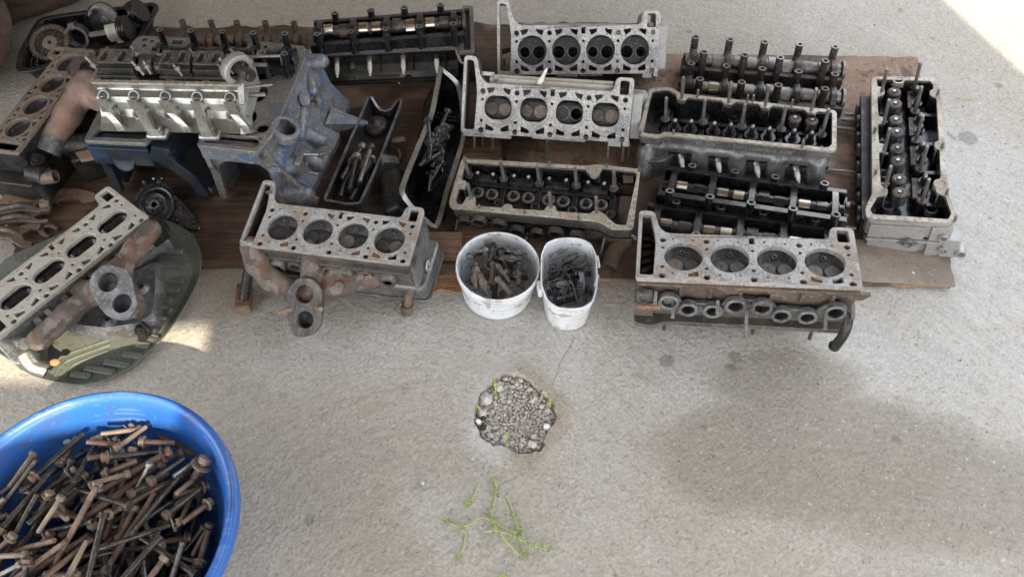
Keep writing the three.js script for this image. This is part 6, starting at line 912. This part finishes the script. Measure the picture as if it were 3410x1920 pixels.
// forks
{
  const fork = (label, p0, p1, w, seed) => { const r = rng(seed), t = thing('shift_fork', label, 'shift fork', null, 'gear shift forks at the left edge'); const d = V3(p1).sub(V3(p0)), ry = Math.atan2(-d.z, d.x), L = d.length(), mk_ = new B();
    const s = rp([[0, -w * .5], [L * .55, -w * .35], [L * .8, -w * .75], [L, -w * .75], [L, -w * .42], [L * .84, -w * .38], [L * .74, 0], [L * .84, w * .38], [L, w * .42], [L, w * .75], [L * .8, w * .75], [L * .55, w * .35], [0, w * .5]], .005); mk_.plate(s, .011, -.0055, .0015, 5); mk_.g[0].rotateZ(Math.asin((p1[1] - p0[1]) / L)); mk_.g[0].rotateY(ry); mk_.g[0].translate(...p0); mk_.tube([p0, [p0[0] * .5 + p1[0] * .5, p0[1] + .008, p0[2] * .5 + p1[2] * .5], [p0[0] * .3 + p1[0] * .7, p1[1] + .004, p0[2] * .3 + p1[2] * .7]], .007, 12, 8); mk_.buildW('fork', M.castBrown, t); return t; };
  fork('upper shift fork at the left edge with pale square end', [-1.33, .055, -1.40], [-1.185, .045, -1.436], .03, 1); fork('middle shift fork at the left edge of the boards', [-1.33, .05, -1.372], [-1.18, .04, -1.402], .028, 2); fork('lower shift fork with a wide jaw at the left edge', [-1.33, .052, -1.345], [-1.195, .036, -1.338], .05, 3); fork('small shift fork lying flat under the others at the left', [-1.28, .03, -1.42], [-1.16, .027, -1.355], .026, 4);
  const b = new B(); b.box(.024, .018, .022, -1.196, .052, -1.432, .25, 0, 0, .002); tag(b.buildW('selector_block', M.boltTan), 'pale square block on the upper shift fork', 'block');
}
// sacks in the far left corner
function sack(pos, r, seed, label) { const g = new THREE.SphereGeometry(1, 64, 40), p = g.attributes.position; for (let i = 0; i < p.count; i++) { const x = p.getX(i), y = p.getY(i), z = p.getZ(i), n = 1 + (fbm(x * 1.6 + seed + 5, z * 1.6 + y * 1.3 + seed, 4) - .5) * .36 + (fbm(x * 6 + seed + 30, y * 6 + z * 5 + 11, 2) - .5) * .07; p.setXYZ(i, x * n * r[0], Math.max(y * n, -.85) * r[1], z * n * r[2]); } g.computeVertexNormals(); const b = new B(); b.add(g, ...pos); return tag(b.buildW('leather_bag', M.sack), label, 'bag', 'brown bags in the far left corner'); }
sack([-1.58, .16, -2.37], [.33, .19, .22], 3, 'large brown bag at the top left behind the oil pan'); sack([-1.70, .15, -1.98], [.25, .18, .24], 9, 'brown bag at the left edge beside the oil pan');
// elbow pipe in front of the middle head, chips and fallen plug tips on the boards
{ const t = thing('hose_elbow', 'cracked brown hose elbow in front of the middle head', 'hose elbow'); const b = new B(); b.tube([[.285, .052, -1.318], [.262, .045, -1.298], [.245, .036, -1.272], [.236, .028, -1.245]], .021, 18, 16); b.buildW('hose', M.castBrown, t); const d = new B(); d.rod([.2845, .0515, -1.3176], [.2862, .0522, -1.3196], .0185, 18); d.buildW('bore', M.rust, t); const c = new B(); c.rod([.27, .06, -1.335], [.31, .052, -1.318], .006, 10); c.buildW('clamp_bolt', M.steelDull, t); }
const chips = [[-.330, .0205, -1.921, .0035, 'white chip on the wood below the white spark plugs'], [.76, .016, -1.90, .004, 'white chip under the back right carrier'], [.335, .002, -1.13, .003, 'tiny white chip by the right foreground head'], [.99, .0155, -1.24, .004, 'white chip on the right end of the plywood'], [-.19, .0021, -.70, .006, 'small grey pebble alone on the floor left of the weeds']];
chips.forEach(([x, y, z, s, l]) => { const b = new B(); b.add(new THREE.IcosahedronGeometry(s, 1), x, y + s * .5, z, 1, 2, 0, [1, .6, 1.2]); tag(b.buildW('chip', l.includes('grey') ? M.stone : M.chip), l, 'chip'); });
// straws
[[[1.293, -1.881], [1.348, -1.877], 'dry straw on the floor right of the end head'], [[1.227, -1.744], [1.25, -1.705], 'bent dry straw close to the end head'], [[.278, -.965], [.30, -.945], 'short dry straw on the floor in the foreground'], [[.318, -.955], [.308, -.925], 'second short straw near the foreground straw'], [[.93, -.545], [.95, -.552], 'pale seed husk in the lower right corner']].forEach(([a, b, l]) => { const q = new B(); q.tube([[a[0], .003, a[1]], [(a[0] + b[0]) / 2, .005, (a[1] + b[1]) / 2 + .006], [b[0], .003, b[1]]], .0013, 8, 6); tag(q.buildW('straw', M.straw), l, 'straw'); });
// grit
{ const r = rng(64), g = new THREE.IcosahedronGeometry(1, 0), N = 2200, im = new THREE.InstancedMesh(g, M.stone, N), o = new THREE.Object3D(), c = new THREE.Color(); let n = 0; while (n < N) { const x = (r() - .5) * 3.2, z = -.45 - r() * 2.0; if (inHole(x, z, 1.05)) continue; if (x > -1.4 && x < 1.24 && z < -1.17 && z > -2.2) continue; if (Math.hypot(x - TUB[0], z - TUB[1]) < .28) continue; const s = .0007 + r() * r() * r() * r() * .003; o.position.set(x, s * .4, z); o.rotation.set(r() * 6, r() * 6, r() * 6); o.scale.set(s, s * .7, s * (1 + r())); o.updateMatrix(); im.setMatrixAt(n, o.matrix); const t = r() < .45 ? .12 + r() * .15 : .6 + r() * .6; im.setColorAt(n, c.setRGB(t, t * .96, t * .88)); n++; } im.name = 'grit'; im.castShadow = im.receiveShadow = true; scene.add(im); tag(im, 'scattered grit on the concrete floor', 'grit', null, 'stuff'); }
// weeds
{
  const r = rng(12); const sprig = (pts, leaves, label, y = .004) => {
    const t = thing('weed_sprig', label, 'weed', null, 'green weeds'); const c = new THREE.CatmullRomCurve3(pts.map(p => new THREE.Vector3(p[0], p[2] ?? y, p[1]))); const b = new B(); b.add(new THREE.TubeGeometry(c, 24, .0013, 6)); b.buildW('stem', M.stem, t);
    for (const [f0, f1, n] of leaves) for (let k = 0; k < n; k++) { const f = f0 + (f1 - f0) * (k + .5) / n, p = c.getPointAt(clamp(f)), d = c.getTangentAt(clamp(f)), a = Math.atan2(-d.z, d.x) + (k % 2 ? 1 : -1) * (.5 + r() * .8), L = .007 + r() * .006, s = new THREE.Shape(); s.moveTo(0, 0); s.quadraticCurveTo(L * .5, L * .36, L, 0); s.quadraticCurveTo(L * .5, -L * .36, 0, 0); const g = new THREE.ShapeGeometry(s, 4).toNonIndexed(); g.deleteAttribute('uv'); g.rotateX(-Math.PI / 2 + (r() - .5) * .9); g.rotateZ(.15 + r() * .5); g.rotateY(a); g.translate(p.x, p.y + .001, p.z); const q = new B(); q.add(g); q.buildW('leaf', M.leaf, t); }
  };
  sprig([[-.042, -.716], [-.033, -.69], [-.038, -.655], [-.043, -.632]], [[0, .15, 5], [.3, .5, 4], [.75, .85, 3]], 'uppermost green weed sprig pointing at the pothole');
  sprig([[-.010, -.670], [.002, -.64], [.012, -.60], [.02, -.57], [.027, -.543]], [[.25, .4, 4], [.45, .6, 4], [.9, 1, 7]], 'straight green weed sprig on the right of the cluster');
  sprig([[-.140, -.622], [-.12, -.608], [-.103, -.605], [-.085, -.611], [-.067, -.624], [-.05, -.622], [-.038, -.615], [-.01, -.60], [.018, -.592]], [[0, .1, 6], [.2, .25, 3], [.95, 1, 5]], 'long curling weed sprig reaching to the left');
  sprig([[-.045, -.64], [-.036, -.61], [-.02, -.585], [.0, -.562], [.015, -.546]], [[.1, .3, 6]], 'bare stalk crossing the weed cluster', .007);
  sprig([[-.06, -.593], [-.03, -.594], [.0, -.585], [.03, -.57], [.055, -.56], [.076, -.556]], [[.1, .25, 3], [.35, .5, 5], [.65, .9, 9], [.95, 1, 4]], 'leafy weed sprig reaching to the lower right', .009);
  sprig([[-.071, -.693], [-.08, -.672], [-.094, -.646]], [[.6, 1, 6]], 'small separate sprig at the upper left of the weeds');
  sprig([[-.094, -.592], [-.098, -.565], [-.109, -.540]], [[.75, 1, 6]], 'small separate sprig at the lower left of the weeds');
  sprig([[-.034, -.905, -.02], [-.038, -.925, .004], [-.04, -.945, .018]], [[.1, 1, 6]], 'pale grass tuft growing in the pothole'); sprig([[-.068, -.868, -.02], [-.075, -.876, .004], [-.08, -.882, .012]], [[.2, 1, 5]], 'little green shoot at the left edge of the pothole'); sprig([[-.02, -.79, -.02], [-.015, -.8, .0], [-.012, -.806, .008]], [[0, 1, 6]], 'green shoots at the bottom edge of the pothole'); sprig([[.086, -.885, -.02], [.086, -.89, .0], [.087, -.90, .01]], [[.3, 1, 4]], 'tiny green shoot at the right edge of the pothole');
  sprig([[-.03, -.508], [-.02, -.503], [-.01, -.505]], [[0, 1, 4]], 'green leaf scrap at the bottom edge of the floor');
}
renderer.render(scene, camera);
